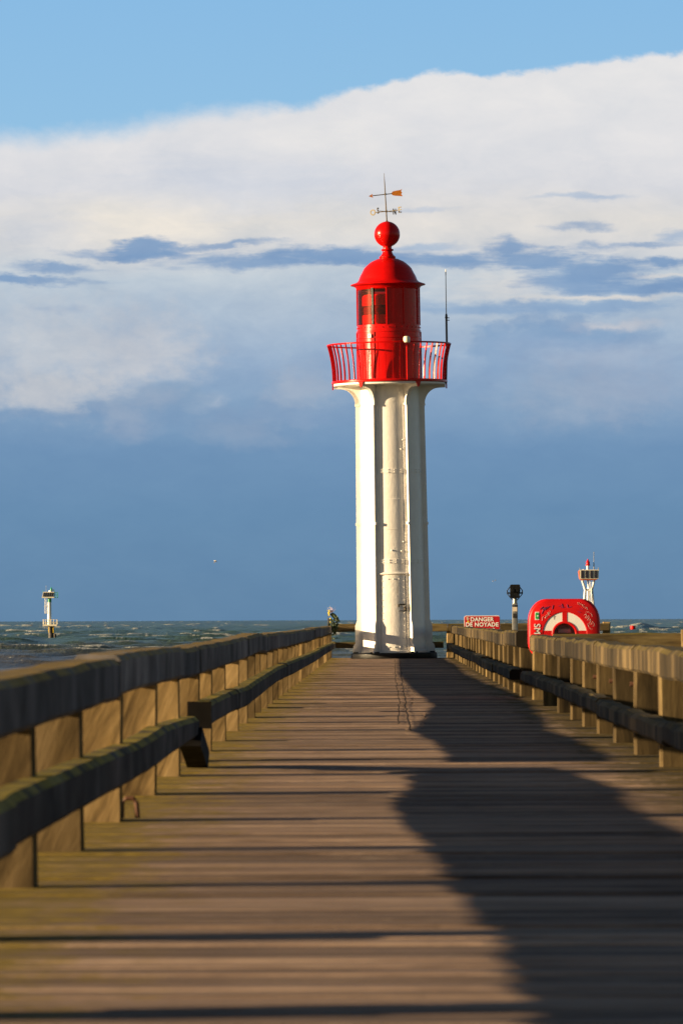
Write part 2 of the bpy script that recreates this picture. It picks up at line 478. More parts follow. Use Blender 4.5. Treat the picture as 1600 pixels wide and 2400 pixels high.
def build_sea():
    th_in = np.linspace(-0.085, 0.075, 1100)
    step = np.geomspace(0.004, 0.55, 12)
    right = 0.075 + np.cumsum(step)
    right = right[right < math.pi - 0.1]
    left = -0.085 - np.cumsum(step)
    left = left[left > -math.pi + 0.1]
    th = np.concatenate([left[::-1], th_in, right])
    npx = np.concatenate([np.linspace(118, 88, 90, endpoint=False), np.linspace(88, 30, 330, endpoint=False), np.linspace(30, 1.6, 190)])
    d_far = H * F / npx
    d_near = np.geomspace(3, d_far[0] * .985, 26)
    d = np.concatenate([d_near, d_far, [70000.0]])
    D, T = np.meshgrid(d, th, indexing='ij')
    X, Y = D * np.sin(T), D * np.cos(T)
    Z = np.zeros_like(X)
    DX, DY = np.zeros_like(X), np.zeros_like(X)
    K = 44
    lam = np.geomspace(5.0, 55, K)
    ang = R(-70) + rng.normal(0, .5, K)          # travel direction
    amp = .0095 * lam ** .85
    amp *= rng.uniform(.6, 1.3, K)
    comp = np.zeros_like(X)
    for l, a, am in zip(lam, ang, amp):
        k = 2 * math.pi / l
        kx, ky = k * math.cos(a), k * math.sin(a)
        ph = kx * X + ky * Y + rng.uniform(0, 6.28)
        cph, sph = np.cos(ph), np.sin(ph)
        Z += am * cph
        DX -= .9 * am * math.cos(a) * sph
        DY -= .9 * am * math.sin(a) * sph
        comp += am * k * cph
    patch = np.zeros_like(X)
    for l in np.geomspace(25, 400, 12):
        a = rng.uniform(0, 6.28)
        patch += np.sin(2 * math.pi / l * (math.cos(a) * X + math.sin(a) * Y) + rng.uniform(0, 6.28))
    patch /= 12 ** .5 * .7
    sg = comp.std()
    zz = Z / Z.std()
    foam = comp / sg * .62 + .38 * zz + .55 * patch
    foam = np.clip((foam - 1.95) / 1.1, 0, 1)
    # breakers and wash the photograph shows
    def wash(px, py, sx, sy, val, hgt=0.0):
        nonlocal Z, foam
        u = (X / Y) * F + 893
        v = 1452 + H * F / np.maximum(Y, 1) - (u - 893) * 0.0038
        g = np.exp(-((u - px) / sx) ** 2 - ((v - py) / sy) ** 2) * (Y > 0)
        foam = np.maximum(foam, val * g * (0.55 + .45 * np.clip(patch + comp / sg * .5, -1, 1)))
        Z += hgt * g
    wash(1500, 1478, 30, 3.2, .95, 1.9)
    wash(1455, 1479, 34, 2.5, .5, 1.1)
    wash(1250, 1467, 22, 1.6, 1.2, 1.2)
    wash(790, 1497, 24, 2.2, 1.3, .7)
    wash(1035, 1462, 10, 1.2, 1.2, 1.4)
    wash(60, 1552, 150, 5, .85, .25)
    wash(190, 1543, 60, 2.5, .85, .25)
    wash(820, 1533, 60, 4, .8, .2)
    wash(170, 1463, 18, 1.1, 1.0, .8)
    wash(60, 1469, 16, 1.2, 1.0, .6)
    Z *= 1 - .45 * np.clip((950 - D) / 300, 0, 1)
    Z *= 1 - .75 * np.exp(-((X / np.maximum(Y, 1) + .0597) / .004) ** 2) * np.clip((1640 - D) / 60, 0, 1) * np.clip((D - 900) / 200, 0, 1)
    near = np.clip((D - 250) / 200, 0, 1)
    flat = near * np.where(np.abs(T + .005) < .12, 1, .0)
    Z *= flat
    X = X + DX * flat
    Y = Y + DY * flat
    Z = Z + SEA_Z
    ny, nx = X.shape
    co = np.stack([X, Y, Z], -1).reshape(-1, 3).astype(np.float32)
    idx = np.arange(ny * nx).reshape(ny, nx)
    q = np.stack([idx[:-1, :-1], idx[:-1, 1:], idx[1:, 1:], idx[1:, :-1]], -1).reshape(-1, 4)
    me = bpy.data.meshes.new('sea')
    me.vertices.add(len(co))
    me.vertices.foreach_set('co', co.ravel())
    me.loops.add(q.size)
    me.loops.foreach_set('vertex_index', q.ravel().astype(np.int32))
    me.polygons.add(len(q))
    me.polygons.foreach_set('loop_start', np.arange(0, q.size, 4, dtype=np.int32))
    me.polygons.foreach_set('use_smooth', np.ones(len(q), dtype=bool))
    a = me.attributes.new('foam', 'FLOAT', 'POINT')
    a.data.foreach_set('value', (foam * flat).ravel().astype(np.float32))
    a = me.attributes.new('crest', 'FLOAT', 'POINT')
    a.data.foreach_set('value', np.clip(zz * .25 + .5, 0, 1).ravel().astype(np.float32))
    me.update(calc_edges=True)
    m, t = new_mat('rough_sea_water')
    pos = t.n('ShaderNodeNewGeometry').outputs['Position']
    fo = t.n('ShaderNodeAttribute', attribute_name='foam').outputs['Fac']
    cr = t.n('ShaderNodeAttribute', attribute_name='crest').outputs['Fac']
    py = t.n('ShaderNodeSeparateXYZ', {0: pos}).outputs[1]
    px = t.n('ShaderNodeSeparateXYZ', {0: pos}).outputs[0]
    big = t.noise(t.vm('MULTIPLY', pos, (.02, .006, 1)), 1.0, 4, .6)
    silt = t.m('MULTIPLY', t.ramp01(t.m('ADD', py, t.m('MULTIPLY', t.m('SUBTRACT', big, .5), 900)), 1250, 640), t.ramp01(px, 20, -20, .35, 1))
    c = t.mix(t.ramp01(cr, .35, .9), (.022, .062, .066), (.055, .100, .072))  # wave tops tinted lighter and yellower: sunlit crests put into the colour
    c = t.mix(t.ramp01(big, .35, .65, 0, .5), c, (.040, .066, .054))
    c = t.mix(silt, c, t.mix(cr, (.045, .041, .036), (.085, .073, .052)))
    fn = t.noise(t.vm('MULTIPLY', pos, (.9, .14, .6)), 1.0, 7, .75)
    fm = t.ramp01(t.m('ADD', fo, t.m('MULTIPLY', t.m('SUBTRACT', fn, .5), 2.3)), .48, .72)
    fm = t.m('MULTIPLY', fm, t.ramp01(fo, .02, .15))
    c = t.mix(t.m('MULTIPLY', fm, .8), c, (.52, .53, .50))
    bn = t.n('ShaderNodeBump', {'Height': t.noise(t.vm('MULTIPLY', pos, (.9, .5, .9)), 1.0, 6, .65), 'Strength': .9, 'Distance': .6})
    finish(t, Base_Color=c, Roughness=t.ramp01(fm, 0, 1, .32, .9), IOR=1.33, Normal=bn.outputs[0], Specular_IOR_Level=.2)
    me.materials.append(m)
    o = bpy.data.objects.new('sea', me)
    COL.objects.link(o)
    o['kind'] = 'structure'
    return o


build_sea()

# ------------------------------------------------------------------ jetty deck
def build_deck():
    mb = MB()
    y = 8.0
    while y < 146.4:
        wd = random.uniform(.19, .235)
        tone = random.random()
        zt = random.uniform(-.006, .004)
        g = .022
        cuts = [-1.62, 2.12]
        if y > 48:
            cuts.insert(1, .34 + .04 * math.sin(y * .35) + random.choice((-.07, .07)) + random.uniform(-.012, .012))
        for a, b in zip(cuts[:-1], cuts[1:]):
            t2 = min(1, max(0, tone + random.uniform(-.18, .18)))
            z2 = zt + random.uniform(-.002, .002)
            x0, x1 = a + .012, b - .012
            y0, y1 = y + g / 2, y + wd - g / 2
            ch = .006
            ring = lambda x: [(x, y0, z2 - .08), (x, y1, z2 - .08), (x, y1, z2 - ch), (x, y1 - ch, z2), (x, y0 + ch, z2), (x, y0, z2 - ch)]
            mb.sweep([ring(x0), ring(x1)], tone=t2)
        y += wd
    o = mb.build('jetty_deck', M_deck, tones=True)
    o['kind'] = 'structure'
    mb = MB()     # the wider head of the jetty on the right
    y = 70.2
    while y < 146.4:
        wd = random.uniform(.2, .235)
        mb.box((4.2, y + wd / 2, -.045), (4.1, wd - .014, .08), tone=random.random())
        y += wd
    o = mb.build('jetty_head_deck', M_deck, tones=True)
    o['kind'] = 'structure'
    # timber trestle below
    mb = MB()
    for yy in np.arange(10, 147, 7.0):
        for xx in (-1.35, 1.95) + ((5.9,) if yy > 71 else ()):
            mb.tube([(xx, yy, -9), (xx, yy, -.36)], .17, 10)
        mb.box((.3, yy, -.235), (3.9, .28, .25))
    for xx in (-1.35, .3, 1.95):
        mb.box((xx, 77, -.10), (.2, 138, .012))
    o = mb.build('jetty_trestle', M_pilebk)
    o['kind'] = 'structure'


build_deck()


def seam(pts, wd):
    mb = MB()
    ys = np.arange(pts[0][0], pts[-1][0], 1.1)
    row = []
    for y in ys:
        x = float(np.interp(y, [p[0] for p in pts], [p[1] for p in pts])) + random.uniform(-.016, .016)
        row.append((x, y))
    vs = [(x + d, y, .0085) for x, y in row for d in (-wd, wd)]
    mb.add(vs, [(2 * i, 2 * i + 1, 2 * i + 3, 2 * i + 2) for i in range(len(row) - 1)])
    mb.build('deck_seam', M_nearblack)['kind'] = 'structure'


seam([(53, .16), (55, .165), (66, .207), (90, .236), (131, .32), (141, .34)], .0055)
seam([(50, .268), (56, .258), (70, .294), (87, .323), (131, .44), (141, .46)], .007)


# ------------------------------------------------------------------ timber fences
def rail_beam(mb, y0, y1, xi, xo, zb, zt, jit=.008, n=None):
    """beam along Y between xi (deck side) and xo; zb, zt functions of y"""
    n = n or max(3, int((y1 - y0) / .7))
    rings = []
    sgn = 1 if xo > xi else -1
    for i in range(n + 1):
        y = y0 + (y1 - y0) * i / n
        c = .022
        j = lambda: random.uniform(-jit, jit)
        b, t_ = zb(y) + j() * .7, zt(y) + j()
        a, o = xi + j() * .8, xo + j() * .8
        pr = [(a, b + c), (a + sgn * c, b), (o - sgn * c, b), (o, b + c), (o, t_ - c), (o - sgn * c, t_), (a + sgn * c * 1.3, t_), (a, t_ - c * 1.3)]
        rings.append([(x, y, z) for x, z in pr])
    mb.sweep(rings)


def post_beam(mb, x0, x1, y0, y1, z0, z1):
    c = .018
    tx, ty = random.uniform(-.012, .012), random.uniform(-.02, .02)
    rings = []
    for z in (z0, (z0 + z1) / 2, z1):
        f = (z - z0) / (z1 - z0)
        j = lambda: random.uniform(-.005, .005)
        a, b, e, g = x0 + tx * f + j(), x1 + tx * f + j(), y0 + ty * f + j(), y1 + ty * f + j()
        rings.append([(a + c, e, z), (b - c, e, z), (b, e + c, z), (b, g - c, z), (b - c, g, z), (a + c, g, z), (a, g - c, z), (a, e + c, z)])
    mb.sweep(rings)


def bolts(mb, x, y, z, sgn):
    mb.tube([(x, y, z), (x + sgn * .03, y, z)], .018, 8)


def interp(pts):
    xs, ys = [p[0] for p in pts], [p[1] for p in pts]
    return lambda y: float(np.interp(y, xs, ys))


left_posts = [8.0, 11.2, 14.0, 17.4, 20.9, 24.2, 27.8, 32.0, 36.05, 39.7, 42.6, 46.5, 50.4, 54.3, 57.4, 60.3, 63.7]
while left_posts[-1] < 145.5:
    left_posts.append(left_posts[-1] + random.uniform(3.1, 3.75))
left_posts[-1] = 147.4

lf = empty('timber_fence', (-1.45, 20, 0), label='long dark weathered timber fence lining the left side of the boardwalk', cat='fence', group='timber fences of the jetty')
for y in left_posts:
    mb = MB()
    post_beam(mb, -1.33, -1.58, y - .02, y + .30, -.3, .74)
    mb.build('post', M_post, lf, world=True)
lower = [(8, .25), (15.5, .251), (19.3, .243), (24, .228), (29.4, .206), (33, .226), (37.3, .240), (38.9, .262), (40.6, .266), (45, .262), (50, .237), (57, .262), (65, .286), (80, .262), (101, .245), (125, .255), (148, .265)]
lz = interp(lower)
segs = [(7, 18.2), (18.2, 37.3), (38.75, 46.8), (46.8, 57.7), (57.7, 71), (71, 85), (85, 99), (99, 113), (113, 128), (128, 147.6)]
for i, (a, b) in enumerate(segs):
    mb = MB()
    off = random.uniform(-.012, .012) if i > 1 else 0
    th = (.18 if i < 2 else .172) + random.uniform(-.006, .012)
    if i == 1:
        rail_beam(mb, a + .01, b - .01, -1.225, -1.365, lambda y: lz(y) - .012 * max(0, (y - 30) / 7), lambda y: lz(y) + th - .055 * max(0, (y - 32) / 5.3), .003)
    else:
        rail_beam(mb, a + .01, b - .01, -1.195 - abs(off), -1.345, lz, lambda y: lz(y) + th, .004)
    mb.build('lower_rail', M_lowrail, lf, world=True)
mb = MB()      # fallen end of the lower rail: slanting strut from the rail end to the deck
mb.box((-1.272, 38.742, .348), (.168, .014, .19))  # separate thin near-black plate over the next rail's end face
mb.build('rail_end_plate', M_nearblack, lf, world=True)
mb = MB()
rings = []
for f in (0, .5, 1):
    y, z = 36.9 + 1.55 * f, .235 - .20 * f
    rings.append([(-1.20, y - .08, z - .06), (-1.34, y - .08, z - .06), (-1.34, y + .25, z + .06), (-1.20, y + .25, z + .06)])
mb.sweep(rings)
mb.build('strut', M_nearblack, lf, world=True)
top = [(6, .815), (20, .815), (30, .835), (40, .825), (55, .845), (60, .865), (63, .835), (80, .84), (110, .84), (147, .85)]
tz = interp(top)
segs = [(6, 27.4), (27.4, 36.3), (36.3, 39.9), (39.9, 50.6), (50.6, 54.5), (54.5, 64), (64, 74.5), (74.5, 86), (86, 97), (97, 108.5), (108.5, 120), (120, 133), (133, 147.6)]
for i, (a, b) in enumerate(segs):
    mb = MB()
    off = random.uniform(0, .02)
    dz = random.uniform(-.012, .014)
    rail_beam(mb, a + .008, b - .008, -1.285 - off, -1.52, lambda y: tz(y) - .205 + dz, lambda y: tz(y) + dz, .005)
    mb.build('top_rail', M_rail, lf, world=True)

# right fence, nearer stretch
rf = empty('timber_fence', (2.0, 45, 0), label='sunlit timber fence at the right edge, nearer stretch ending in front of the red cabinet', cat='fence', group='timber fences of the jetty')
right_posts = [24.6, 28.2, 31.4, 34.6, 37.7, 41.4, 45.2, 48.6, 52.1, 55.5, 59.8, 64.6, 69.6]
for y in right_posts:
    mb = MB()
    post_beam(mb, 1.89, 2.16, y, y + random.uniform(.15, .22), -.3, .74)
    mb.build('post', M_post_algae, rf, world=True)
for i, (a, b) in enumerate([(20, 34.8), (34.8, 45.3), (45.3, 55.7), (55.7, 70.0)]):
    mb = MB()
    off = random.uniform(0, .015)
    dz = random.uniform(-.01, .012)
    rail_beam(mb, a + .01, b - .01, 1.745 + off, 1.895, lambda y: .215 + dz, lambda y: .355 + dz, .009)
    mb.build('lower_rail', M_rail_algae, rf, world=True)
for i, (a, b) in enumerate([(20, 34.8), (34.8, 41.6), (41.6, 48.8), (48.8, 59.9), (59.9, 70.2)]):
    mb = MB()
    off = random.uniform(0, .02)
    dz = random.uniform(-.015, .012)
    rail_beam(mb, a + .008, b - .008, 1.86 + off, 2.09, lambda y: .61 + dz, lambda y: .81 + dz, .011)
    mb.build('top_rail', M_rail_algae, rf, world=True)
for y, zz in ((41.5, .52), (45.3, .50), (48.7, .50)):
    mb = MB()
    bolts(mb, 1.89, y + .08, zz, -1)
    mb.build('bolt', M_rust, rf, world=True)

# right fence, farther stretch
ff = empty('timber_fence', (1.95, 110, 0), label='right-hand timber fence, farther stretch between the red cabinet and the lighthouse', cat='fence', group='timber fences of the jetty')
y = 72.5
fps = []
while y < 146:
    fps.append(y)
    y += random.uniform(3.2, 3.8)
xin = lambda y: 1.785 + (y - 72.5) * .0009
for y in fps:
    mb = MB()
    post_beam(mb, xin(y) + .02, xin(y) + .28, y, y + random.uniform(.15, .22), -.3, .74)
    mb.build('post', M_post_algae, ff, world=True)
for a, b in [(72.0, 83), (83, 94), (94, 105), (105, 119), (119, 132), (132, 146.9)]:
    mb = MB()
    off = random.uniform(-.02, .01)
    dz = random.uniform(-.012, .012)
    rail_beam(mb, a + .01, b - .01, xin(a) - .125 + off, xin(a) + .03, lambda y: .215 + dz, lambda y: .36 + dz, .009)
    mb.build('lower_rail', M_rail_algae, ff, world=True)
for a, b in [(72.3, 79.8), (79.8, 87.2), (87.2, 98), (98, 110), (110, 122), (122, 134), (134, 146.9)]:
    mb = MB()
    off = random.uniform(-.012, .015)
    dz = random.uniform(-.015, .03)
    rail_beam(mb, a + .008, b - .008, xin(a) - .015 + off, xin(a) + .205, lambda y: .62 + dz, lambda y: .825 + dz, .011)
    mb.build('top_rail', M_rail_algae, ff, world=True)


def cross_rail(mb, x0, x1, y0, y1, z0, z1, jit=.008):
    rings = []
    n = max(2, int((x1 - x0) / .5))
    for i in range(n + 1):
        x = x0 + (x1 - x0) * i / n
        c = .02
        j = lambda: random.uniform(-jit, jit)
        a, b, e, g = y0 + j(), y1 + j(), z0 + j(), z1 + j()
        rings.append([(x, a, e + c), (x, a + c, e), (x, b - c, e), (x, b, e + c), (x, b, g - c), (x, b - c, g), (x, a + c, g), (x, a, g - c)])
    mb.sweep(rings)


# cross fence in front of the cabinet
cf = empty('timber_fence', (2.9, 69.8, 0), label='short timber cross fence running right below the red cabinet, with a tall lichen post', cat='fence', group='timber fences of the jetty')
mb = MB(); cross_rail(mb, 2.16, 4.3, 69.78, 69.98, .60, .825); mb.build('top_rail', M_xrail, cf, world=True)
mb = MB(); cross_rail(mb, 2.16, 4.3, 69.72, 69.84, .25, .41); mb.build('lower_rail', M_xrail, cf, world=True)
for x in (2.75, 3.78):
    mb = MB(); post_beam(mb, x, x + .2, 69.62 if x > 3 else 69.86, 69.80 if x > 3 else 70.06, -.3, .87 if x > 3 else .78); mb.build('post', M_post, cf, world=True)

# fence closing the head of the jetty
bf = empty('timber_fence', (.3, 146.6, 0), label='low timber fence closing the end of the jetty behind the white lighthouse', cat='fence', group='timber fences of the jetty')
for x0, x1 in ((-1.30, 1.75), (1.75, 3.9), (3.9, 6.02)):
    mb = MB(); cross_rail(mb, x0 + .005, x1 - .005, 146.5, 146.68, .69, .90); mb.build('top_rail', M_xrail, bf, world=True)
for x0, x1 in ((-1.20, 1.64), (1.96, 6.0)):
    mb = MB(); cross_rail(mb, x0, x1, 146.42, 146.56, .26, .425); mb.build('lower_rail', M_xrail, bf, world=True)
for x in (.25, 1.72, 3.2, 4.6, 5.84):
    mb = MB(); post_beam(mb, x, x + .2, 146.6, 146.8, -.3, .80 if x < 5.5 else .93); mb.build('post', M_post, bf, world=True)

# rusty iron hoop on the deck by the left fence
hoop = at(300, 1868, 28.6)
ho = MB()
hx, hy = -1.29, 28.4
ho.tube([(hx - .04, hy, -.01), (hx - .04, hy, .075), (hx - .018, hy, .10), (hx + .018, hy, .10), (hx + .035, hy, .075), (hx + .04, hy + .02, -.01)], .013, 8)
hb = ho.build('iron_hoop', M_rust)
props(hb, 'small rusty iron hoop fixed to the planks under the left fence', 'mooring hoop')

# ------------------------------------------------------------------ lighthouse
LY = 144.0
base = at(923.5, 1545, LY)
LX = base.x
LEAN = R(-0.73)
lh = empty('lighthouse', (LX, LY, 0), (0, LEAN, 0), label='white riveted iron lighthouse with red lantern and gallery ending the jetty', cat='lighthouse')

mb = MB()
mb.lathe([(0, 0.004), (1.11, 0.004), (1.12, .03), (1.115, .125), (1.09, .15), (0, .15)], 64)
for k in range(6):
    a = R(60 * k)
    mb.box((math.sin(a + R(30)) * .99, -math.cos(a + R(30)) * .99, .165), (.20, .12, .035), Matrix.Rotation(a + R(30), 3, 'Z'))
mb.build('plinth', M_black, lh, smooth=True, auto=35)

rd = lambda z: .825 - (z - .15) * .0098          # drum radius
rc = lambda z: .955 - (z - .15) * .0092          # crest radius of the ribs
ZT = 6.62
mb = MB()
mb.lathe([(.86, .152), (.86, .20), (rd(.25), .22), (rd(.9), .9)] + [(rd(z), z) for z in np.linspace(1.4, 7.05, 14)] + [(rd(7.05), 7.13)], 96)
mb.build('tower_drum', M_white, lh, smooth=True, auto=35)


def radial(a, r, tang, z):
    """point at angle a from the camera side (+ to the right), radius r, tangential offset"""
    return (r * math.sin(a) + tang * math.cos(a), -r * math.cos(a) + tang * math.sin(a), z)


for k in range(6):
    a = R(30 + 60 * k)
    rib = MB()
    out = [(1.075, .152), (1.075, .18), (1.06, .21), (1.055, .33), (1.035, .37), (1.0, .40), (1.0, .86), (.985, .9), (rc(1.0) , 1.0)] + [(rc(z), z) for z in (2, 3, 4, 5, 6, ZT)]
    inn = [(.70, z) for r, z in out]
    poly = out + inn[::-1]
    n = len(out)
    for t0, t1 in ((-.022, .022),):
        vs = []
        for tt in (t0, t1):
            vs += [radial(a, r, tt, z) for r, z in out] + [radial(a, r, tt, z) for r, z in inn]
        fs = []
        for i in range(n - 1):
            fs += [(i, i + 1, n + i + 1, n + i), (2 * n + i, 3 * n + i, 3 * n + i + 1, 2 * n + i + 1), (i, 2 * n + i, 2 * n + i + 1, i + 1)]
        rib.add(vs, fs)
    ro = rib.build('rib', M_white, lh)
    # riveted angle iron on both sides of the web
    fl = MB()
    for sg in (-1, 1):
        rings = []
        for z in (.21, .9, 2, 3.3, 4.6, 5.6, ZT - .05):
            r = rd(z) + .006
            rings.append([radial(a, r - .02, sg * .024, z), radial(a, r + .016, sg * .024, z), radial(a, r + .016 - .004, sg * .085, z), radial(a, r - .03, sg * .088, z)])
        fl.sweep(rings)
    rv = fl
    for z in np.arange(.35, ZT - .1, .205):
        for sg in (-1, 1):
            p = radial(a, rd(z) + .02, sg * .056, z)
            q = radial(a, rd(z) + .036, sg * .056, z)
            rv.tube([p, q], [.015, .008], 6)
    fl.build('flange', M_white, ro)
    for z in (3.50, ZT - .03):
        cl = MB()
        r = rc(z)
        M = Matrix.Rotation(a, 3, 'Z')
        cl.box(radial(a, r - .045, 0, z), (.11, .13, .07 if z < 5 else .05), M)
        cl.build('collar', M_white, ro)
    # curved bracket carrying the gallery
    bk = MB()
    prof = [(1.445, 7.10), (1.445, 7.03), (1.30, 7.025)]
    for i in range(1, 15):
        f = i / 14
        ang = f * math.pi / 2
        prof.append((.90 + .36 * (1 - math.sin(ang)), 7.02 - .43 * (1 - math.cos(ang))))
    prof.append((.90, ZT - .03))
    m_ = len(prof)
    vs = []
    for tt in (-.026, .026):
        vs += [radial(a, r, tt, z) for r, z in prof] + [radial(a, .70, tt, z) for r, z in prof]
    fs = []
    for i in range(m_ - 1):
        fs += [(i, i + 1, m_ + i + 1, m_ + i), (2 * m_ + i, 3 * m_ + i, 3 * m_ + i + 1, 2 * m_ + i + 1), (i, 2 * m_ + i, 2 * m_ + i + 1, i + 1)]
    bk.add(vs, fs)
    # lip along the curve
    rings = []
    for r, z in prof[1:]:
        rings.append([radial(a, r, -.05, z - .004), radial(a, r, .05, z - .004), radial(a, r + .004, .05, z + .012), radial(a, r + .004, -.05, z + .012)])
    bk.sweep(rings)
    bk.build('bracket', M_white, lh)

# horizontal riveted joint bands between the ribs
for z in (2.52, 4.86):
    mb = MB()
    for k in range(6):
        a0, a1 = R(60 * k - 30) + .06, R(60 * k + 30) - .06
        mb.lathe([(rd(z) - .01, -.06), (rd(z) + .012, -.058), (rd(z) + .011, .058), (rd(z) - .01, .06)], 10, (0, 0, z), a0, a1)
        for f in (.16, .39, .62, .85):
            aa = a0 + (a1 - a0) * f
            for dz in (-.03, .03):
                mb.tube([radial(aa, rd(z), 0, z + dz), radial(aa, rd(z) + .03, 0, z + dz)], [.018, .012], 6)
    mb.build('joint_band', M_white, lh, smooth=True, auto=30)
for aa, z in (          # odd bolts on the drum
(-.42, 5.42), (.34, 5.42), (-.47, 5.18), (.40, 5.66), (-.36, 2.78), (-.02, 2.80), (.30, 2.78), (.36, 3.02)):
    mb = MB()
    mb.tube([radial(aa, rd(z), 0, z), radial(aa, rd(z) + .03, 0, z)], [.026, .014], 6)
    mb.build('bolt', M_white, lh)
# riveted repair plate
mb = MB()
mb.lathe([(rd(3.35), 3.33), (rd(3.35) + .01, 3.335), (rd(4.15) + .01, 4.13), (rd(4.15), 4.135)], 12, (0, 0, 0), -.16, .28)
mb.build('repair_plate', M_white, lh, smooth=True, auto=30)

# door with hood, rivets and bolt
mb = MB()
a0, a1 = -.37, .37
prof = [(.845, .20), (rd(.3) + .022, .21), (rd(1.2) + .022, 1.2), (rd(2.15) + .022, 2.14), (rd(2.15), 2.15)]
mb.lathe(prof, 18, (0, 0, 0), a0, a1)
for z in np.arange(.36, 2.1, .165):
    for aa in (-.335, .335):
        mb.tube([radial(aa, rd(z) + .02, 0, z), radial(aa, rd(z) + .04, 0, z)], [.015, .008], 6)
for aa in (-.15, .02, .19):
    for z in (.30, 2.06):
        mb.tube([radial(aa, rd(z) + .02, 0, z), radial(aa, rd(z) + .04, 0, z)], [.018, .010], 6)
door = mb.build('door', M_white, lh, smooth=True, auto=30)
mb = MB()
for z, l in ((1.40, .15), (1.235, .20)):
    for i in range(3):
        b0 = .16 + i * (l / 3) / .8
        mb.box(radial(b0 + .06, rd(z) + .045, 0, z), (l / 3 + .01, .018, .035 if z > 1.3 else .016), Matrix.Rotation(b0 + .06, 3, 'Z'))
mb.box(radial(.37, rd(1.3) + .05, 0, 1.30), (.05, .04, .09), Matrix.Rotation(.37, 3, 'Z'))
mb.box(radial(.16, rd(1.4) + .045, 0, 1.37), (.03, .03, .07), Matrix.Rotation(.16, 3, 'Z'))
mb.build('door_bolt', M_iron, door)
mb = MB()
mb.lathe([(rd(2.2), 2.16), (rd(2.2) + .055, 2.185), (rd(2.2) + .06, 2.20), (rd(2.2), 2.245)], 18, (0, 0, 0), -.44, .44)
mb.build('door_hood', M_white, lh, smooth=True, auto=30)

# gallery floor and railing
GZ = 7.15
mb = MB()
mb.lathe([(.6, -.06), (1.44, -.06), (1.455, -.045), (1.455, -.005), (.6, -.004)], 72, (0, 0, GZ))
mb.build('gallery_soffit', M_white, lh, smooth=True, auto=30)
mb = MB()
mb.lathe([(.7, .0), (1.49, .0), (1.505, .012), (1.505, .055), (1.49, .068), (.7, .07)], 96, (0, 0, GZ))
for k in range(6):
    a = R(30 + 60 * k)
    mb.prism([(-.075, .03), (.075, .03), (.04, -.10), (0, -.15), (-.04, -.10)], lambda u, v, d: radial(a, d, u, GZ + v), 1.458, 1.492)
mb.build('gallery_floor', M_red, lh, smooth=True, auto=30)


def flare(f):       # baluster outline, f from 0 (floor) to 1 (handrail)
    return 1.465 + .125 * f ** 2.2


for k in range(52):
    a = 2 * math.pi * (k + .5) / 52
    mb = MB()
    rings = []
    for i in range(7):
        f = i / 6
        z = GZ + .066 + .93 * f
        r = flare(f)
        rings.append([radial(a, r - .022, -.006, z), radial(a, r + .022, -.006, z), radial(a, r + .022, .006, z), radial(a, r - .022, .006, z)])
    mb.sweep(rings)
    mb.build('baluster', M_red, lh)
mb = MB()
z = GZ + .985
mb.lathe([(1.565, z), (1.615, z), (1.618, z + .03), (1.60, z + .042), (1.565, z + .035), (1.565, z)], 96)
mb.build('handrail', M_red, lh, smooth=True, auto=40)

# lantern
LZ0, LZ1, LZ2 = GZ + .07, 8.46, 9.60
mb = MB()
lb = mb
mb.lathe([(.825, LZ0), (.825, 8.30), (.835, 8.31), (.835, 8.34), (.82, 8.345), (.82, LZ1), (.838, LZ1 + .005), (.838, LZ1 + .05), (.815, LZ1 + .055), (.815, 8.66), (.79, 8.665), (.5, 8.665)], 72)
for k in range(6):
    a = R(30 + 60 * k)
    mb = MB()
    mb.box(radial(a, .832, 0, 7.87), (.09, .03, 1.2), Matrix.Rotation(a, 3, 'Z'))
    mb.build('lantern_strap', M_red, lh)
mb = lb
for k in range(30):
    a = 2 * math.pi * k / 30
    mb.tube([radial(a, .815, 0, 8.585), radial(a, .838, 0, 8.585)], [.014, .008], 6)
for a in (-.62, -.45, -.9):
    for z in (8.2, 7.9, 7.6):
        mb.tube([radial(a, .822, 0, z), radial(a, .842, 0, z)], [.012, .008], 6)
mb.build('lantern_base', M_red, lh, smooth=True, auto=35)
# closed red panels on the landward and right sides
mb = MB()
mb.lathe([(.80, 8.66), (.80, 9.62)], 40, (0, 0, 0), R(-3.6), R(150))
mb.build('lantern_panel', M_red, lh, smooth=True)
for deg in (-30, 150, 210):
    mb = MB()
    mb.box(radial(R(deg), .805, 0, 9.13), (.062, .06, .95), Matrix.Rotation(R(deg), 3, 'Z'))
    mb.build('glazing_bar', M_black, lh)
for deg in (-90, -3.6, 30, 70, 90):
    mb = MB()
    mb.box(radial(R(deg), .808, 0, 9.13), (.034, .04, .96), Matrix.Rotation(R(deg), 3, 'Z'))
    mb.build('panel_trim', M_red, lh)
for a0, a1 in ((R(-88.5), R(-31.5)), (R(-28.5), R(-5)), (R(152), R(208)), (R(212), R(268))):
    mb = MB()
    mb.lathe([(.785, 8.68), (.785, 9.58)], 16, (0, 0, 0), a0, a1)
    mb.build('glass_pane', M_glass, lh, smooth=True)
mb = MB()
mb.lathe([(0, 8.67), (.65, 8.67), (.68, 8.72), (.68, 8.92), (.62, 8.925)], 40)
mb.lathe([(.62, 9.16), (.68, 9.165), (.68, 9.40), (.64, 9.45), (0, 9.47)], 40)
lens = mb.build('lens', M_lens, lh, smooth=True, auto=40)
mb = MB()
mb.lathe([(.62, 8.925), (.63, 8.93), (.66, 9.04), (.63, 9.155), (.62, 9.16)], 40)
mb.build('lens_belt', M_lensd, lens, smooth=True)

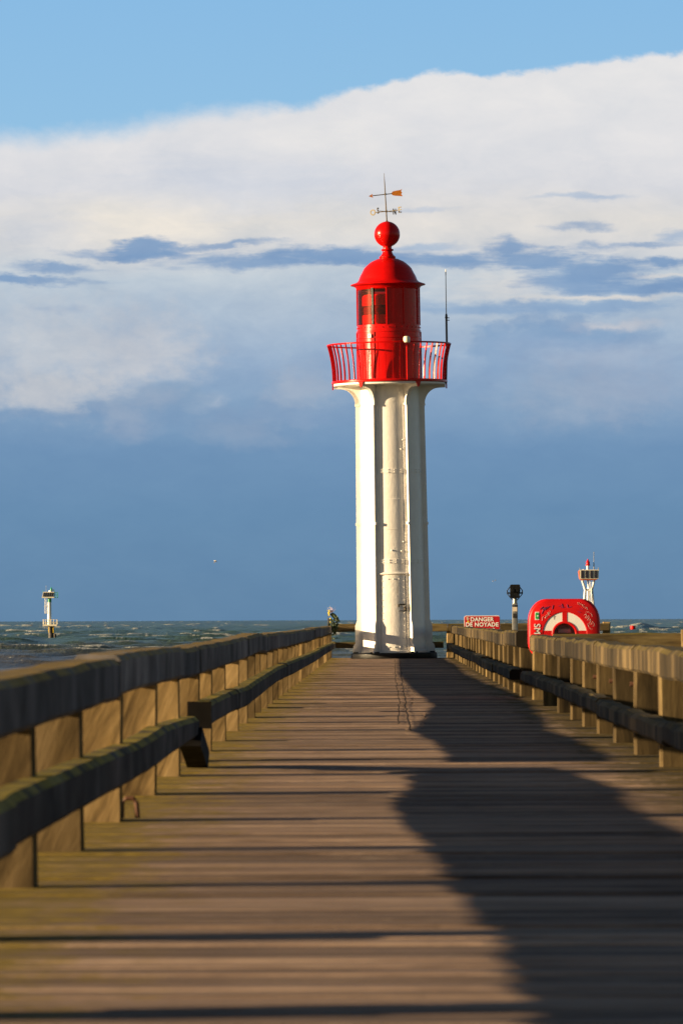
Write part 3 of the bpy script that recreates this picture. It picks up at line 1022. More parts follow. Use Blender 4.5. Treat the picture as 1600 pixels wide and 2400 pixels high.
# roof
mb = MB()
mb.lathe([(.70, 9.585), (.80, 9.585), (.815, 9.60), (.835, 9.63), (.85, 9.66), (.93, 9.695), (.965, 9.70), (.975, 9.712), (.965, 9.73), (.90, 9.75), (.81, 9.785),
          (.765, 9.83), (.745, 9.89), (.715, 9.96), (.68, 10.02), (.62, 10.14), (.555, 10.21), (.48, 10.275), (.42, 10.32), (.355, 10.35), (.28, 10.385), (.21, 10.40)], 72)
mb.build('dome', M_red, lh, smooth=True, auto=50)
mb = MB()
prof = [(.20, 10.39), (.21, 10.41), (.212, 10.45), (.19, 10.465), (.155, 10.50), (.130, 10.55), (.12, 10.595), (.155, 10.605), (.165, 10.625), (.155, 10.645), (.115, 10.655), (.112, 10.70), (.12, 10.725)]
for i in range(1, 21):
    a = math.pi * (1 - i / 20 * .98) - .36 * (1 - i / 20)
    prof.append((.335 * math.sin(a), 11.035 + .335 * -math.cos(math.pi - a)))
mb.lathe(prof, 48)
mb.build('ball_finial', M_red, lh, smooth=True, auto=50)

# small fittings on the lantern
mb = MB()
mb.box(radial(-.60, .862, 0, 8.36), (.095, .07, .095), Matrix.Rotation(-.60, 3, 'Z'))
fo = mb.build('camera_box', M_white2, lh)  # small white camera box, its dark hole added below
mb = MB()
mb.tube([radial(-.60, .896, 0, 8.36), radial(-.60, .905, 0, 8.36)], .02, 8)
mb.build('lens', M_black, fo)
mb = MB()
x, y_ = radial(.13, 1.56, 0, 0)[:2]
x = .455
y_ = -1.52
mb.lathe([(0, .20), (.05, .198), (.078, .18), (.086, .14), (.086, .06), (.08, .04), (.06, .03), (0, .03)], 20, (x, y_, 8.10))
mb.build('sensor_cap', M_cream, lh, smooth=True, auto=40)
mb = MB()
mb.tube([(x, y_, 8.13), (x, y_, 7.18)], .018, 8)
for dx in (-.06, .06):
    mb.tube([(x + dx, y_ + .02, 8.13), (x + dx * .7, y_ + .03, 8.02)], .01, 6)
mb.build('sensor_pole', M_red, lh)
mb = MB()
mb.tube([(1.46, -.2, 7.12), (1.50, -.2, 8.1), (1.50, -.2, 8.86)], .028, 8)
mb.tube([(1.50, -.2, 8.86), (1.50, -.2, 8.93)], [.034, .02], 8)
mb.box((1.535, -.2, 8.82), (.09, .02, .02)); mb.box((1.535, -.2, 8.76), (.09, .02, .02)); mb.box((1.50, -.2, 8.83), (.075, .075, .03))
ant = mb.build('aerial_mast', M_darkm, lh)
mb = MB()
mb.tube([(1.50, -.2, 8.9), (1.503, -.2, 9.95)], [.013, .009], 6)
mb.build('aerial_whip', M_steel, ant)
mb = MB()
mb.tube([(1.503, -.2, 9.93), (1.503, -.2, 10.06), (1.503, -.2, 10.09)], [.014, .013, .004], 6)
mb.build('aerial_tip', M_white2, ant)

# weather vane, leaning more than the tower
VZ = 11.36
wv = empty('weather_vane', (0, 0, 0), label='leaning weather vane with gilded arrow and compass letters on top of the red ball', cat='weather vane')
topw = Matrix.Translation((LX, LY, 0)) @ Matrix.Rotation(LEAN, 4, 'Y') @ Vector((0, 0, VZ))
wv.location = topw
wv.rotation_euler = (0, R(-3.1), 0)
mb = MB()
mb.tube([(0, 0, -.02), (0, 0, .03), (0, 0, 1.0), (0, 0, 1.27)], [.03, .018, .012, .004], 8)
mb.tube([(0, 0, .245), (0, 0, .30)], .027, 8)
mb.tube([(0, 0, .70), (0, 0, .75)], .022, 8)
mb.lathe([(.09, -.045), (.05, -.012), (.022, .03), (0, .05)], 16)
mb.build('spindle', M_iron, wv, smooth=True, auto=40)
mb = MB()
mb.tube([(-.33, 0, .70), (.17, 0, .725)], .012, 6)
ar = mb.build('arrow_shaft', M_iron, wv)
mb = MB()
mb.prism([(-.435, .693), (-.325, .748), (-.34, .70), (-.32, .645)], lambda u, v, d: (u, d, v), -.012, .012)
mb.build('arrow_head', M_gold, wv)
mb = MB()
up = [(.155, .725), (.18, .765), (.21, .785)]
for i in range(6):
    xx = .225 + i * .033
    up += [(xx, .782 + i * .004), (xx + .025, .798 + i * .004)]
end = [(.445, .832), (.412, .775), (.44, .737), (.412, .70), (.448, .648)]
dn = [(.155 + (p[0] - .155), 1.455 - p[1]) for p in up[::-1]]
mb.prism(up + end + [(x_, z_ + .002) for x_, z_ in dn[:-1]], lambda u, v, d: (u, d, v), -.006, .006)
mb.build('arrow_tail', M_gold, wv)
phi = R(31.7)
for ch, ux, uy, zo in (('E', math.cos(phi), -math.sin(phi), .0), ('O', -math.cos(phi), math.sin(phi), .0), ('S', -math.sin(phi), -math.cos(phi), 0), ('N', math.sin(phi), math.cos(phi), 0)):
    L = .41
    mb = MB()
    mb.tube([(0, 0, .27), (ux * (L - .055), uy * (L - .055), .27)], .009, 6)
    arm = mb.build('compass_arm', M_brass if ch in 'EO' else M_iron, wv)
    rz = math.atan2(uy, ux)
    if ch in 'SO': rz += math.pi
    text_mesh('compass_letter', ch, .215, M_brass if ch in 'EO' else M_iron, arm, (ux * L, uy * L, .27), (R(90), 0, rz), .004, .006)

# ------------------------------------------------------------------ marker post with bouquet
p0 = at(772, 1500, 147.2)
mb = MB()
xx, yy = p0.x, 146.2
mb.box((xx - .034, yy, .62), (.014, .05, 1.26)); mb.box((xx + .034, yy, .56), (.014, .05, 1.14)); mb.box((xx, yy + .028, .55), (.056, .012, 1.0))
o = mb.build('channel_post', M_steel)
props(o, 'thin grey steel channel post standing at the far end of the left fence', 'post')
bq = empty('palm_bouquet', (xx, yy - .06, 0), label='wind-blown palm bouquet with yellow blossoms tied to the thin steel post', cat='bouquet')


def blade(mb, p, q, droop, wid, n=6):
    p, q = Vector(p), Vector(q)
    side = Vector((0, 1, 0.2)).normalized()
    pts = []
    for i in range(n + 1):
        f = i / n
        c = p.lerp(q, f) + Vector((0, 0, droop * 4 * f * (1 - f) * .5))
        ww = wid * (1 - f) ** .6 * (.4 + 1.2 * min(f * 3, 1))
        pts.append((c, ww))
    vs = []
    for c, ww in pts:
        up = Vector((.4, 0, .9)) * ww
        vs += [c - up, c + side * .008, c + up]
    fs = []
    for i in range(n):
        for j in (0, 1):
            fs.append((i * 3 + j, i * 3 + j + 1, (i + 1) * 3 + j + 1, (i + 1) * 3 + j))
    mb.add(vs, fs)


PX = .01138
mb = MB()
for k in range(16):        # upper drooping leaf fan
    e = Vector((random.uniform(.19, .30), random.uniform(-.06, .06), random.uniform(.88, 1.10)))
    blade(mb, (.03, 0, 1.16), e, random.uniform(.06, .14), random.uniform(.016, .028))
mb.build('leaf_fan', M_leaf, bq)
mb = MB()
for k in range(8):
    blade(mb, (.03, 0, 1.03), (random.uniform(.12, .18), random.uniform(-.04, .04), random.uniform(.84, .92)), .08, .02)
mb.build('leaf_fan', M_leaf, bq)
mb = MB()
for k in range(150):       # dark leafy mass below
    c = Vector((random.gauss(.11, .055), random.gauss(-.06, .03), random.gauss(.80, .10)))
    d = Vector((random.uniform(-.06, .09), random.uniform(-.04, .04), random.uniform(-.09, .03)))
    blade(mb, c, c + d, .02, random.uniform(.016, .03), 3)
mb.build('foliage', M_leaf, bq)
mb = MB()
for k in range(24):
    a = random.uniform(-.9, 1.25)
    l = random.uniform(.10, .19)
    s = Vector((.03 + random.uniform(0, .05), 0, 1.20))
    e = s + Vector((l * math.sin(a), random.uniform(-.05, .05), l * math.cos(a)))
    mb.tube([s, (s + e) / 2 + Vector((random.uniform(-.01, .01), 0, 0)), e], [.004, .003, .0015], 4)
mb.build('dried_spray', M_spray, bq)
mb = MB()
for k in range(40):
    c = Vector((random.gauss(.0, .018), random.gauss(-.02, .015), random.gauss(1.21, .04)))
    mb.lathe([(0, -.012), (.011, -.004), (.011, .006), (0, .013)], 6, c)
for c in ((.035, -.03, 1.045), (.04, -.03, .955), (.0, -.02, 1.14)):
    mb.lathe([(0, -.022), (.016, -.014), (.021, 0), (.016, .014), (0, .021)], 10, c)
mb.build('blossom', M_leafy, bq, smooth=True)

# ------------------------------------------------------------------ danger sign
SY = 125.0
s0, s1 = at(1087, 1443, SY), at(1171.5, 1443, SY)
sw, shh = s1.x - s0.x, .42
ztop = (s0.z + s1.z) / 2
sg = empty('warning_sign', ((s0.x + s1.x) / 2, SY, 0), label='red and white drowning danger sign showing above the right fence', cat='sign')


def rrect(wd, ht, r, n=6):
    pts = []
    for cx, cy, a in ((wd / 2 - r, ht / 2 - r, 0), (-wd / 2 + r, ht / 2 - r, 90), (-wd / 2 + r, -ht / 2 + r, 180), (wd / 2 - r, -ht / 2 + r, 270)):
        for i in range(n + 1):
            b = R(a + 90 * i / n)
            pts.append((cx + r * math.cos(b), cy + r * math.sin(b)))
    return pts


zc = ztop - shh / 2
mb = MB()
mb.prism(rrect(sw, shh, .05), lambda u, v, d: (u, d, zc + v), .012, 0)
mb.build('sign_border', M_letter, sg)
mb = MB()
mb.prism(rrect(sw - .026, shh - .026, .042), lambda u, v, d: (u, d, zc + v), -.0015, -.005)
mb.build('sign_face', M_signred, sg)
zl1 = at(1130, 1452.3, SY).z
zl2 = at(1130, 1464.4, SY).z
x1 = at(1129.0, 1452, SY).x - sg.location.x
x2 = at(1129.0, 1464, SY).x - sg.location.x
text_mesh('lettering', 'DANGER', .128, M_letter, sg, (x1, -.008, zl1), (R(90), 0, 0), .0035, .001, spacing=1.02)
text_mesh('lettering', 'DE NOYADE', .128, M_letter, sg, (x2, -.008, zl2), (R(90), 0, 0), .0035, .001, spacing=1.04)
mb = MB()
za = at(1150, 1473.4, SY).z
mb.prism([(.06, -.004), (.24, -.004), (.24, -.018), (.29, .0), (.24, .018), (.24, .006), (.06, .006)], lambda u, v, d: (u, d, za + v), -.006, -.009)
mb.build('arrow', M_letter, sg)
mb = MB()
c = at(1095.5, 1450, SY)
for i in range(9):
    mb.prism([(random.uniform(-.03, .03) + .016 * math.cos(b), random.uniform(-.001, .001) + .03 * math.sin(i) + .014 * math.sin(b)) for b in (0, 1.2, 2.5, 3.8, 5)],
             lambda u, v, d: (c.x - sg.location.x + u, d, c.z + v), -.0055, -.006 - .0004 * i)
mb.build('sticker', M_beige, sg)
mb = MB()
c2 = at(1096.5, 1457.5, SY)
mb.prism([(.024 * math.cos(b * .5236), .026 * math.sin(b * .5236)) for b in range(12)], lambda u, v, d: (c2.x - sg.location.x + u, d, c2.z + v), -.0055, -.008)
mb.build('sticker', M_yellow, sg)
for xs in (-.28, .28):
    mb = MB()
    mb.box((xs, .035, (ztop - .03) / 2), (.05, .04, ztop - .04))
    mb.build('post', M_steel, sg)

# ------------------------------------------------------------------ coin-operated binoculars
BY = 125.0
b0 = at(1207, 1600, BY)
bz = lambda y: at(1207, y, BY).z
bn_ = empty('viewing_binoculars', (b0.x, BY, 0), label='black public viewing binoculars in a yoke on a grey steel column', cat='binoculars')
k = BY / F / 9.224
cw = .125
mb = MB()
zt_ = bz(1403.5)
mb.prism(rrect(cw, cw, .012, 2), lambda u, v, d: (u, v, d), 0, bz(1418.5))
mb.prism([(u * .95, v * .95) for u, v in rrect(cw, cw, .012, 2)], lambda u, v, d: (u, v, d), bz(1418.5), bz(1420.5) + .06)
mb.lathe([(.052, bz(1417)), (.052, bz(1404)), (.03, bz(1402))], 20)
mb.build('column', M_steel, bn_, smooth=True, auto=30)
mb = MB()
mb.box((0, -.066, bz(1428)), (.09, .01, .095)); mb.build('notice_plate', M_beige, bn_)
mb = MB()
mb.box((0, -.068, bz(1443)), (.095, .02, .10)); mb.box((.02, -.082, bz(1445)), (.035, .01, .03)); mb.build('coin_box', M_darkm, bn_)
mb = MB()
mb.box((0, 0, bz(1420.3)), (.13, .13, .03)); mb.build('band', M_black, bn_)
yo = [(-.05, bz(1407)), (-.115, bz(1399)), (-.168, bz(1392)), (-.168, bz(1384)), (-.10, bz(1374.5))]
mb = MB()
for sgn in (-1, 1):
    rings = []
    for u, v in yo:
        rings.append([(sgn * (u - .012), -.022, v), (sgn * (u + .012), -.022, v), (sgn * (u + .012), .022, v), (sgn * (u - .012), .022, v)])
    mb.sweep(rings)
    mb.tube([(sgn * .165, 0, bz(1390)), (sgn * .09, 0, bz(1390))], .018, 8)
mb.build('yoke', M_darkm, bn_)
mb = MB()
mb.prism(rrect(.225, .18, .03, 4), lambda u, v, d: (u + .004, d, bz(1379.5) + v), -.20, .16)
mb.prism(rrect(.215, .13, .028, 4), lambda u, v, d: (u - .004, d, bz(1395.5) + v), -.16, .12)
mb.box((0, .0, bz(1388)), (.17, .22, .09))
body_o = mb.build('optics_housing', M_black, bn_)
mb = MB()
for sgn in (-1, 1):
    mb.tube([(sgn * .052, -.19, bz(1384)), (sgn * .052, -.235, bz(1384))], [.042, .036], 14)
mb.build('eyepiece', M_black, body_o)
mb = MB()
mb.box((.0, -.165, bz(1388)), (.15, .008, .02))
mb.build('nameplate', M_steel, body_o)

# ------------------------------------------------------------------ lifebuoy cabinet
CY = 71.0
ck = CY / F / 7.84
cz = lambda yy: at(1320, 1380 + yy / 7.84, CY).z          # from the enlarged photo crop
cx0 = at(1220 + 805 / 7.84, 1450, CY).x
cab = empty('lifebuoy_cabinet', (cx0, CY, 0), label='red moulded lifebuoy cabinet with white quarter windows, graffiti and a green sticker', cat='lifebuoy cabinet')
zc = cz(835)
ZS = lambda v: v * ck                     # crop pixels to metres


def outline(scale=1.0):
    pts = []
    # right side top corner, flat top, left; mirrored below (rounded foot hidden by the fence)
    def corner(cx, cy, rx, ry, a0, a1, n=10):
        for i in range(n + 1):
            a = R(a0 + (a1 - a0) * i / n)
            pts.append((cx + rx * math.cos(a), cy + ry * math.sin(a)))
    corner(310, 235, 340, 415, 0, 90)
    corner(-330, 235, 340, 415, 90, 180)
    corner(-330, -150, 340, 330, 180, 270)
    corner(310, -150, 340, 330, 270, 360)
    return [(u * scale, v * scale) for u, v in pts]


def polar(pts, n=144):
    """outline radius along n rays from the centre"""
    res = []
    m_ = len(pts)
    for i in range(n):
        a = 2 * math.pi * i / n
        dx, dy = math.cos(a), math.sin(a)
        best = None
        for j in range(m_):
            x1, y1 = pts[j]; x2, y2 = pts[(j + 1) % m_]
            den = dx * (y2 - y1) - dy * (x2 - x1)
            if abs(den) < 1e-9: continue
            t_ = (x1 * (y2 - y1) - y1 * (x2 - x1)) / den
            s_ = (x1 * dy - y1 * dx) / den
            if t_ > 0 and -1e-6 <= s_ <= 1 + 1e-6 and (best is None or t_ > best): best = t_
        res.append(best)
    return res


NP = 144
rout = polar(outline(), NP)
mb = MB()


def ring_at(rr, d):
    return [(ZS(r * math.cos(2 * math.pi * i / NP)), d, zc + ZS(r * math.sin(2 * math.pi * i / NP))) for i, r in enumerate(rr)]


mb.sweep([ring_at([400] * NP, .05), ring_at([400] * NP, -.02), ring_at([410] * NP, -.025), ring_at([r - 55 for r in rout], -.025), ring_at([r - 28 for r in rout], -.018), ring_at([r - 8 for r in rout], .0),
          ring_at(rout, .03), ring_at(rout, .20), ring_at([r - 20 for r in rout], .225)], cap=False)
bk = ring_at([r - 20 for r in rout], .225)
mb.add(bk, [tuple(range(NP))])
# hub ring and spokes
mb.sweep([ring_at([195] * NP, .16), ring_at([195] * NP, -.02), ring_at([202] * NP, -.025), ring_at([232] * NP, -.025), ring_at([240] * NP, -.02), ring_at([240] * NP, .05)], cap=False)
for u0, v0, u1, v1 in ((-45, 236, 45, 404), (-404, -65, -236, 65), (236, -65, 404, 65), (-42, -404, 42, -236)):
    mb.box((ZS((u0 + u1) / 2), .013, zc + ZS((v0 + v1) / 2)), (ZS(u1 - u0), .07, ZS(v1 - v0)))
mb.build('housing', M_redm, cab, smooth=True, auto=35)
mb = MB()
mb.sweep([ring_at([236] * NP, -.0195), ring_at([402] * NP, -.0195)], cap=False)
mb.build('white_window', M_letter, cab)
mb = MB()
mb.add(ring_at([200] * NP, .15), [tuple(range(NP - 1, -1, -1))])
mb.box((0, .10, zc + ZS(60)), (ZS(230), .06, ZS(70))); mb.box((ZS(40), .10, zc + ZS(-110)), (ZS(180), .06, ZS(130)))
mb.build('inner_panel', M_grey, cab)
mb = MB()
mb.box((0, .06, zc + ZS(-12)), (ZS(380), .02, ZS(30)))
mb.build('strap', M_redm, cab)
mb = MB()
mb.prism([(-510 + u, 337 + v) for u, v in rrect(78, 148, 8, 2)], lambda u, v, d: (ZS(u), d, zc + ZS(v)), -.026, -.028)
stk = mb.build('sticker', M_letter, cab)
mb = MB()
mb.prism([(-508 + u, 337 + v) for u, v in rrect(58, 124, 26, 4)], lambda u, v, d: (ZS(u), d, zc + ZS(v)), -.0285, -.030)
mb.build('sticker_symbol', M_grn2, stk)
mb = MB()
mb.prism([(-497 + u, 337 + v) for u, v in rrect(30, 24, 10, 3)], lambda u, v, d: (ZS(u), d, zc + ZS(v)), -.0305, -.031)
mb.build('sticker_dot', M_letter, stk)
text_mesh('lettering', 'SMS', ZS(160), M_letter, cab, (ZS(-512), -.028, zc + ZS(60)), (R(90), R(90), 0), .001, .001)


def scrawl(mb, pts, r=.0012):
    mb.tube([(ZS(u - 805), -.0265, zc + ZS(835 - v)) for u, v in pts], r, 5)


mb = MB()
scrawl(mb, [(390, 585), (400, 520), (420, 505), (440, 530), (455, 545), (450, 500), (470, 470), (480, 520), (500, 480), (495, 430), (515, 425), (520, 480), (545, 470)])
scrawl(mb, [(535, 430), (545, 410)])
scrawl(mb, [(1040, 290), (1050, 250), (1080, 255), (1060, 300), (1110, 270), (1100, 310), (1135, 285), (1130, 330), (1165, 300), (1150, 350), (1190, 330), (1185, 365), (1215, 340), (1220, 385)])
scrawl(mb, [(1190, 430), (1240, 430), (1285, 455), (1315, 510)])
scrawl(mb, [(1160, 490), (1200, 460), (1210, 500), (1180, 540), (1210, 545), (1240, 500), (1260, 520), (1220, 580), (1255, 590), (1285, 550), (1275, 610), (1250, 650), (1290, 660), (1320, 600), (1345, 640), (1340, 690), (1310, 690)])
scrawl(mb, [(1225, 640), (1240, 690), (1270, 730), (1305, 752)])
mb.build('graffiti', M_letter, cab)
mb = MB()
for q in ([(350, 380), (400, 330), (410, 400), (380, 460), (430, 350), (450, 340), (440, 395)], [(470, 330), (465, 375), (500, 335), (530, 320)], [(590, 300), (575, 375)],
          [(690, 320), (760, 310), (750, 275), (770, 350), (730, 350), (800, 340)], [(850, 290), (860, 350), (930, 330)], [(1040, 420), (1100, 440)], [(1080, 370), (1140, 380)]):
    scrawl(mb, q, .003)
mb.build('graffiti', M_bluepen, cab)
mb = MB()      # small dark scrape on the white window
mb.prism([(-225, 355), (-190, 335), (-165, 330), (-185, 305), (-190, 265), (-205, 310)], lambda u, v, d: (ZS(u), d, zc + ZS(v)), -.020, -.021)
mb.build('scrape', M_grey, cab)
for sgn in (-1, 1):
    mb = MB(); mb.box((sgn * .22, .14, .20), (.06, .06, .52)); mb.build('leg', M_steel, cab)

# ------------------------------------------------------------------ offshore beacons
def beacon_scale(px0, py0, Y):
    """helper: crop (scale 15.68) pixels to metres, crop y to world z"""
    k_ = Y / F / 15.68
    return k_, (lambda x: at(px0 + x / 15.68, 1450, Y).x), (lambda y: at(px0 + 30, py0 + y / 15.68, Y).z)


GY = 1560.0
k_, gx, gz = beacon_scale(90, 1360, GY)
cxg = gx(405)
gb = empty('channel_beacon', (cxg, GY, SEA_Z), label='white offshore beacon with green collar and solar panels, far out on the left', cat='beacon', group='offshore channel beacons')
gzl = lambda y: gz(y) - SEA_Z
gxl = lambda x: (x - 405) * k_
mb = MB()
mb.tube([(0, 0, gzl(810)), (0, 0, gzl(1660))], [gxl(478), gxl(478)], 20)
mb.build('column', M_white2, gb, smooth=True, auto=40)
mb = MB(); mb.tube([(gxl(412), 0, gzl(655)), (gxl(412), 0, gzl(812))], gxl(475), 20); mb.build('collar', M_green, gb, smooth=True, auto=40)
mb = MB()
mb.tube([(gxl(470), 0, gzl(1680)), (gxl(470), 0, -3)], gxl(515), 20)
mb.tube([(gxl(605), -.5, gzl(1965)), (gxl(605), -.5, -3)], gxl(450), 12)
mb.build('pile', M_pilebk, gb, smooth=True, auto=40)
mb = MB()
for xx in (385, 555):
    mb.tube([(gxl(xx), -gxl(530), gzl(1690)), (gxl(xx), -gxl(530), gzl(1930))], k_ * 11, 6)
for yy in np.arange(1760, 1930, 60):
    mb.tube([(gxl(385), -gxl(530), gzl(yy)), (gxl(420), -gxl(530), gzl(yy))], k_ * 7, 5)
mb.build('fender_pipe', M_yellow, gb)
mb = MB()
mb.box((gxl(430), 0, gzl(1655)), (k_ * 520, k_ * 430, k_ * 62))
plat = mb.build('lower_platform', M_cream, gb)
mb = MB()
for x_, y_s in ((185, -1), (280, -1), (380, -1), (470, -1), (570, -1), (685, -1), (185, 1), (380, 1), (685, 1)):
    mb.tube([(gxl(x_), y_s * k_ * 205, gzl(1630)), (gxl(x_), y_s * k_ * 205, gzl(1450))], k_ * 9, 5)
for z_ in (1450, 1545):
    for y_s in (-1, 1):
        mb.tube([(gxl(180), y_s * k_ * 205, gzl(z_)), (gxl(690), y_s * k_ * 205, gzl(z_))], k_ * 8, 5)
    for x_ in (180, 690):
        mb.tube([(gxl(x_), -k_ * 205, gzl(z_)), (gxl(x_), k_ * 205, gzl(z_))], k_ * 8, 5)
mb.build('railing', M_cream, plat)
mb = MB()
mb.box((gxl(365), 0, gzl(632)), (k_ * 450, k_ * 420, k_ * 44))
up_ = mb.build('upper_platform', M_cream, gb)
mb = MB()
skew = lambda u, v, d: (gxl(u + (v - 430) * -.14), d, gzl(v))
mb.prism([(185, 430), (600, 430), (605, 612), (180, 612)], skew, -k_ * 215, -k_ * 185)
pn = mb.build('solar_panel_frame', M_cream, up_)
for q in range(5):
    mb = MB()
    a_ = 205 + q * 79
    mb.prism([(a_, 455), (a_ + 56, 455), (a_ + 56, 606), (a_, 606)], skew, -k_ * 215 - .05, -k_ * 214 - .01)
    mb.build('solar_panel', M_solar, pn)
mb = MB()
for x_ in (185, 605):
    mb.tube([(gxl(x_), -k_ * 190, gzl(612)), (gxl(x_), -k_ * 190, gzl(370))], k_ * 10, 5)
for x_, y_ in ((705, -200), (705, 200), (620, 200), (200, 200)):
    mb.tube([(gxl(x_), k_ * y_, gzl(650)), (gxl(x_), k_ * y_, gzl(440))], k_ * 8, 5)
for z_ in (445, 540, 645):
    mb.tube([(gxl(600), -k_ * 200, gzl(z_)), (gxl(705), -k_ * 200, gzl(z_)), (gxl(705), k_ * 200, gzl(z_)), (gxl(200), k_ * 200, gzl(z_))], k_ * 7, 5)
mb.build('railing', M_green, up_)
mb = MB(); mb.tube([(gxl(450), 0, gzl(620)), (gxl(450), 0, gzl(380))], k_ * 70, 14); mb.build('lamp_base', M_white2, gb, smooth=True, auto=40)
mb = MB(); mb.tube([(gxl(475), 0, gzl(385)), (gxl(475), 0, gzl(310)), (gxl(475), 0, gzl(258))], [k_ * 42, k_ * 38, k_ * 6], 14); mb.build('lamp', M_green, gb, smooth=True, auto=40)
mb = MB(); mb.tube([(gxl(555), 0, gzl(400)), (gxl(555), 0, gzl(335))], k_ * 22, 8); mb.build('sensor', M_white2, gb)
mb = MB(); mb.tube([(gxl(285), 0, gzl(620)), (gxl(285), 0, gzl(190))], k_ * 6, 5); mb.build('aerial', M_steel, gb)
mb = MB()
for x_ in (238, 290):
    mb.tube([(gxl(x_), -k_ * 60, gzl(650)), (gxl(x_), -k_ * 60, gzl(1225))], k_ * 8, 5)
for z_ in np.arange(700, 1220, 45):
    mb.tube([(gxl(238), -k_ * 60, gzl(z_)), (gxl(290), -k_ * 60, gzl(z_))], k_ * 6, 5)
mb.box((gxl(265), -k_ * 60, gzl(955)), (k_ * 85, k_ * 30, k_ * 24)); mb.box((gxl(265), -k_ * 60, gzl(1210)), (k_ * 70, k_ * 30, k_ * 24))
mb.tube([(gxl(265), -k_ * 60, gzl(960)), (0, 0, gzl(960))], k_ * 7, 5)
mb.build('ladder', M_white2, gb)

RY = 1100.0
k_, gx, gz = beacon_scale(1330, 1290, RY)
rb = empty('channel_beacon', (gx(765), RY, SEA_Z), label='white three-legged offshore beacon with red lamp and flat solar panels, behind the red cabinet', cat='beacon', group='offshore channel beacons')
rz = lambda y: gz(y) - SEA_Z
rx = lambda x: (x - 765) * k_
# legs: waist at 1450, spreading to the platform and to the sea bed
for xt, xw, xb, dy in ((535, 645, 600, -60), (757, 757, 757, 150), (975, 890, 935, -60)):
    mb = MB()
    mb.tube([(rx(xt), dy * 2.2 * k_, rz(1110)), (rx(xw), dy * k_, rz(1450)), (rx(xb), dy * 1.2 * k_, rz(1950)), (rx(xb + (xb - xw) * 1.2), dy * 1.6 * k_, -3)], [k_ * 38, k_ * 44, k_ * 50, k_ * 52], 12)
    mb.build('leg', M_white2, rb, smooth=True, auto=50)
mb = MB()
mb.box((rx(765), 0, rz(1455)), (k_ * 300, k_ * 160, k_ * 70)); mb.box((rx(768), 0, rz(1890)), (k_ * 340, k_ * 160, k_ * 26))
mb.build('brace', M_white2, rb)
mb = MB()
for x_ in (795, 845):
    mb.tube([(rx(x_), -k_ * 120, rz(1080)), (rx(x_), -k_ * 120, rz(2150))], k_ * 9, 5)
for z_ in np.arange(1100, 2150, 42):
    mb.tube([(rx(795), -k_ * 120, rz(z_)), (rx(845), -k_ * 120, rz(z_))], k_ * 7, 5)
mb.build('ladder', M_white2, rb)
mb = MB()
mb.prism([(440, 1048), (1110, 1048), (1040, 1098), (480, 1098)], lambda u, v, d: (rx(u), d, rz(v)), -k_ * 300, k_ * 300)
rp = mb.build('platform', M_orange, rb)
mb = MB()
mb.prism([(430, 715), (1140, 715), (1125, 1050), (440, 1050)], lambda u, v, d: (rx(u), d, rz(v)), -k_ * 330, -k_ * 300)
rpan = mb.build('solar_panel_frame', M_cream, rp)
mb = MB()
mb.prism([(395, 780), (430, 720), (445, 1050), (430, 1050)], lambda u, v, d: (rx(u), d, rz(v)), -k_ * 320, k_ * 300)
mb.build('side_plate', M_orange, rp)
for x0_, x1_ in ((480, 592), (648, 755), (815, 925), (978, 1083)):
    mb = MB()
    mb.prism([(x0_, 738), (x1_, 738), (x1_, 1030), (x0_, 1030)], lambda u, v, d: (rx(u), d, rz(v)), -k_ * 330 - .06, -k_ * 329 - .02)
    mb.build('solar_panel', M_solar, rpan)
mb = MB()
for x_ in (440, 1120):
    mb.tube([(rx(x_), -k_ * 300, rz(720)), (rx(x_), -k_ * 300, rz(640))], k_ * 14, 6)
for y_ in (-1, 1):
    for x_ in (440, 1120):
        mb.tube([(rx(x_), y_ * k_ * 290, rz(1050)), (rx(x_), y_ * k_ * 290, rz(740))], k_ * 9, 5)
mb.tube([(rx(440), k_ * 290, rz(745)), (rx(1120), k_ * 290, rz(745))], k_ * 9, 5)
mb.build('railing', M_steel, rp)
mb = MB(); mb.tube([(rx(745), 0, rz(1050)), (rx(745), 0, rz(555))], k_ * 46, 14); mb.build('lamp_mast', M_white2, rb, smooth=True, auto=40)
mb = MB(); mb.lathe([(0, rz(566)), (k_ * 88, rz(562)), (k_ * 70, rz(500)), (k_ * 62, rz(470)), (k_ * 70, rz(440)), (k_ * 60, rz(420)), (k_ * 8, rz(318)), (0, rz(316))], 20, (rx(750), 0, 0)); mb.build('lamp', M_redm, rb, smooth=True, auto=40)
mb = MB(); mb.tube([(rx(970), 0, rz(1050)), (rx(970), 0, rz(480))], k_ * 20, 6); mb.tube([(rx(970), 0, rz(480)), (rx(970), 0, rz(50))], k_ * 12, 6); mb.build('aerial', M_steel, rb)
mb = MB(); mb.lathe([(0, rz(690)), (k_ * 30, rz(700)), (k_ * 30, rz(760))], 10, (rx(585), 0, 0)); mb.build('sensor', M_white2, rb)

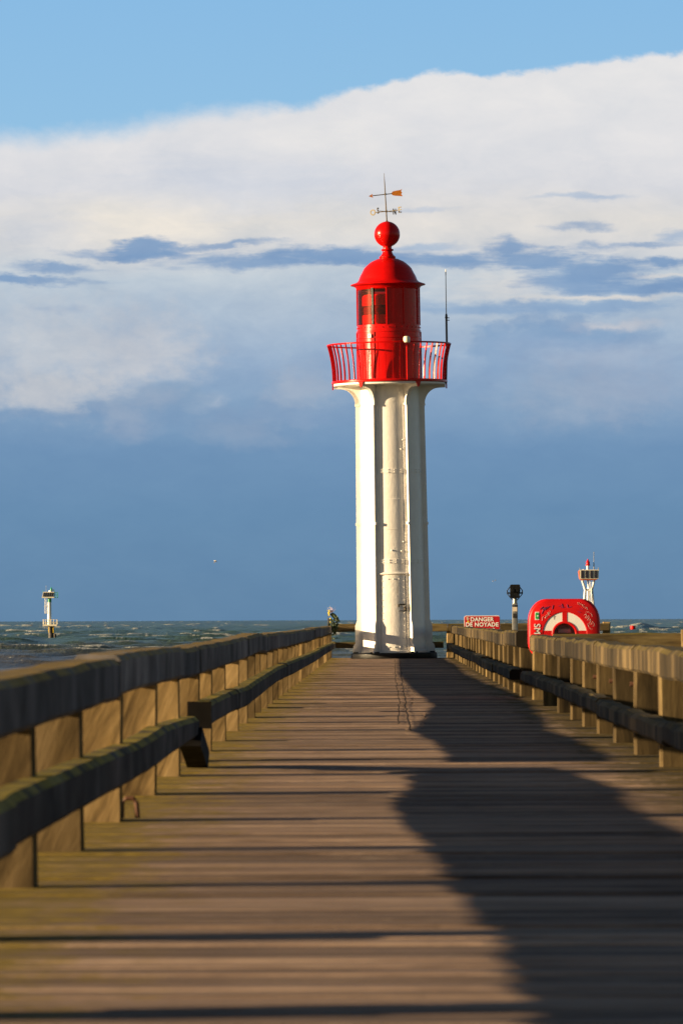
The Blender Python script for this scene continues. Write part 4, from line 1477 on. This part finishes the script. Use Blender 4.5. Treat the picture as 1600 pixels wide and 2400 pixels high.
# red can buoy
YB = 1900.0
bp = at(1482.5, 1484, YB)
cb = empty('can_buoy', (bp.x, YB, SEA_Z), label='small red can buoy afloat in front of the breaker, right of the red cabinet', cat='buoy')
mb = MB(); mb.lathe([(0, -.6), (.3, -.6), (.35, .1), (.28, .9), (.22, 1.0)], 16); mb.build('float', M_redm, cb, smooth=True, auto=40)
mb = MB(); mb.lathe([(.9, 1.0), (.92, 1.05), (.92, 2.5), (.7, 2.62), (0, 2.65)], 16); mb.lathe([(0, 1.0), (.9, 1.0)], 16); mb.build('top_mark', M_redm, cb, smooth=True, auto=40)


# ------------------------------------------------------------------ gulls
def gull(px, py, Y, span, flap, heading, label, dark):
    p = at(px, py, Y)
    g = empty('gull', p, (0, R(random.uniform(-12, 12)), heading), label=label, cat='gull', group='gulls over the sea')
    mb = MB()
    s_ = span
    mb.tube([(0, -.22 * s_, 0), (0, -.17 * s_, .0), (0, -.08 * s_, -.005 * s_), (0, .06 * s_, 0), (0, .16 * s_, .005 * s_), (0, .22 * s_, .01 * s_)], [.004 * s_, .028 * s_, .045 * s_, .05 * s_, .025 * s_, .012 * s_], 10)
    mb.build('body', M_gull, g, smooth=True)
    for sgn in (-1, 1):
        mb = MB()
        rows = []
        for f, ch, sw in ((0, .17, 0), (.25, .18, .03), (.5, .14, .02), (.8, .08, -.06), (1, .01, -.13)):
            xx = sgn * (.03 + .47 * f) * s_
            zz = s_ * flap * (math.sin(f * 1.9) * .5)
            yy = -sw * s_
            rows.append([(xx, yy - ch * s_ * .5, zz), (xx, yy, zz + .018 * s_ * (1 - f)), (xx, yy + ch * s_ * .5, zz), (xx, yy, zz - .004 * s_)])
        mb.sweep(rows)
        mb.build('wing', M_gullg if dark else M_gull, g, smooth=True)
    return g


gull(504, 1314, 800, 1.1, -.55, R(60), 'pale gull flying low over the open sea left of the lighthouse', True)
gull(1155, 1362.5, 1800, 1.25, .4, R(80), 'tiny distant dark gull above the danger sign, left of a pair', True)
gull(1160.5, 1361, 1850, 1.2, .5, R(100), 'tiny distant dark gull above the danger sign, right of a pair', True)
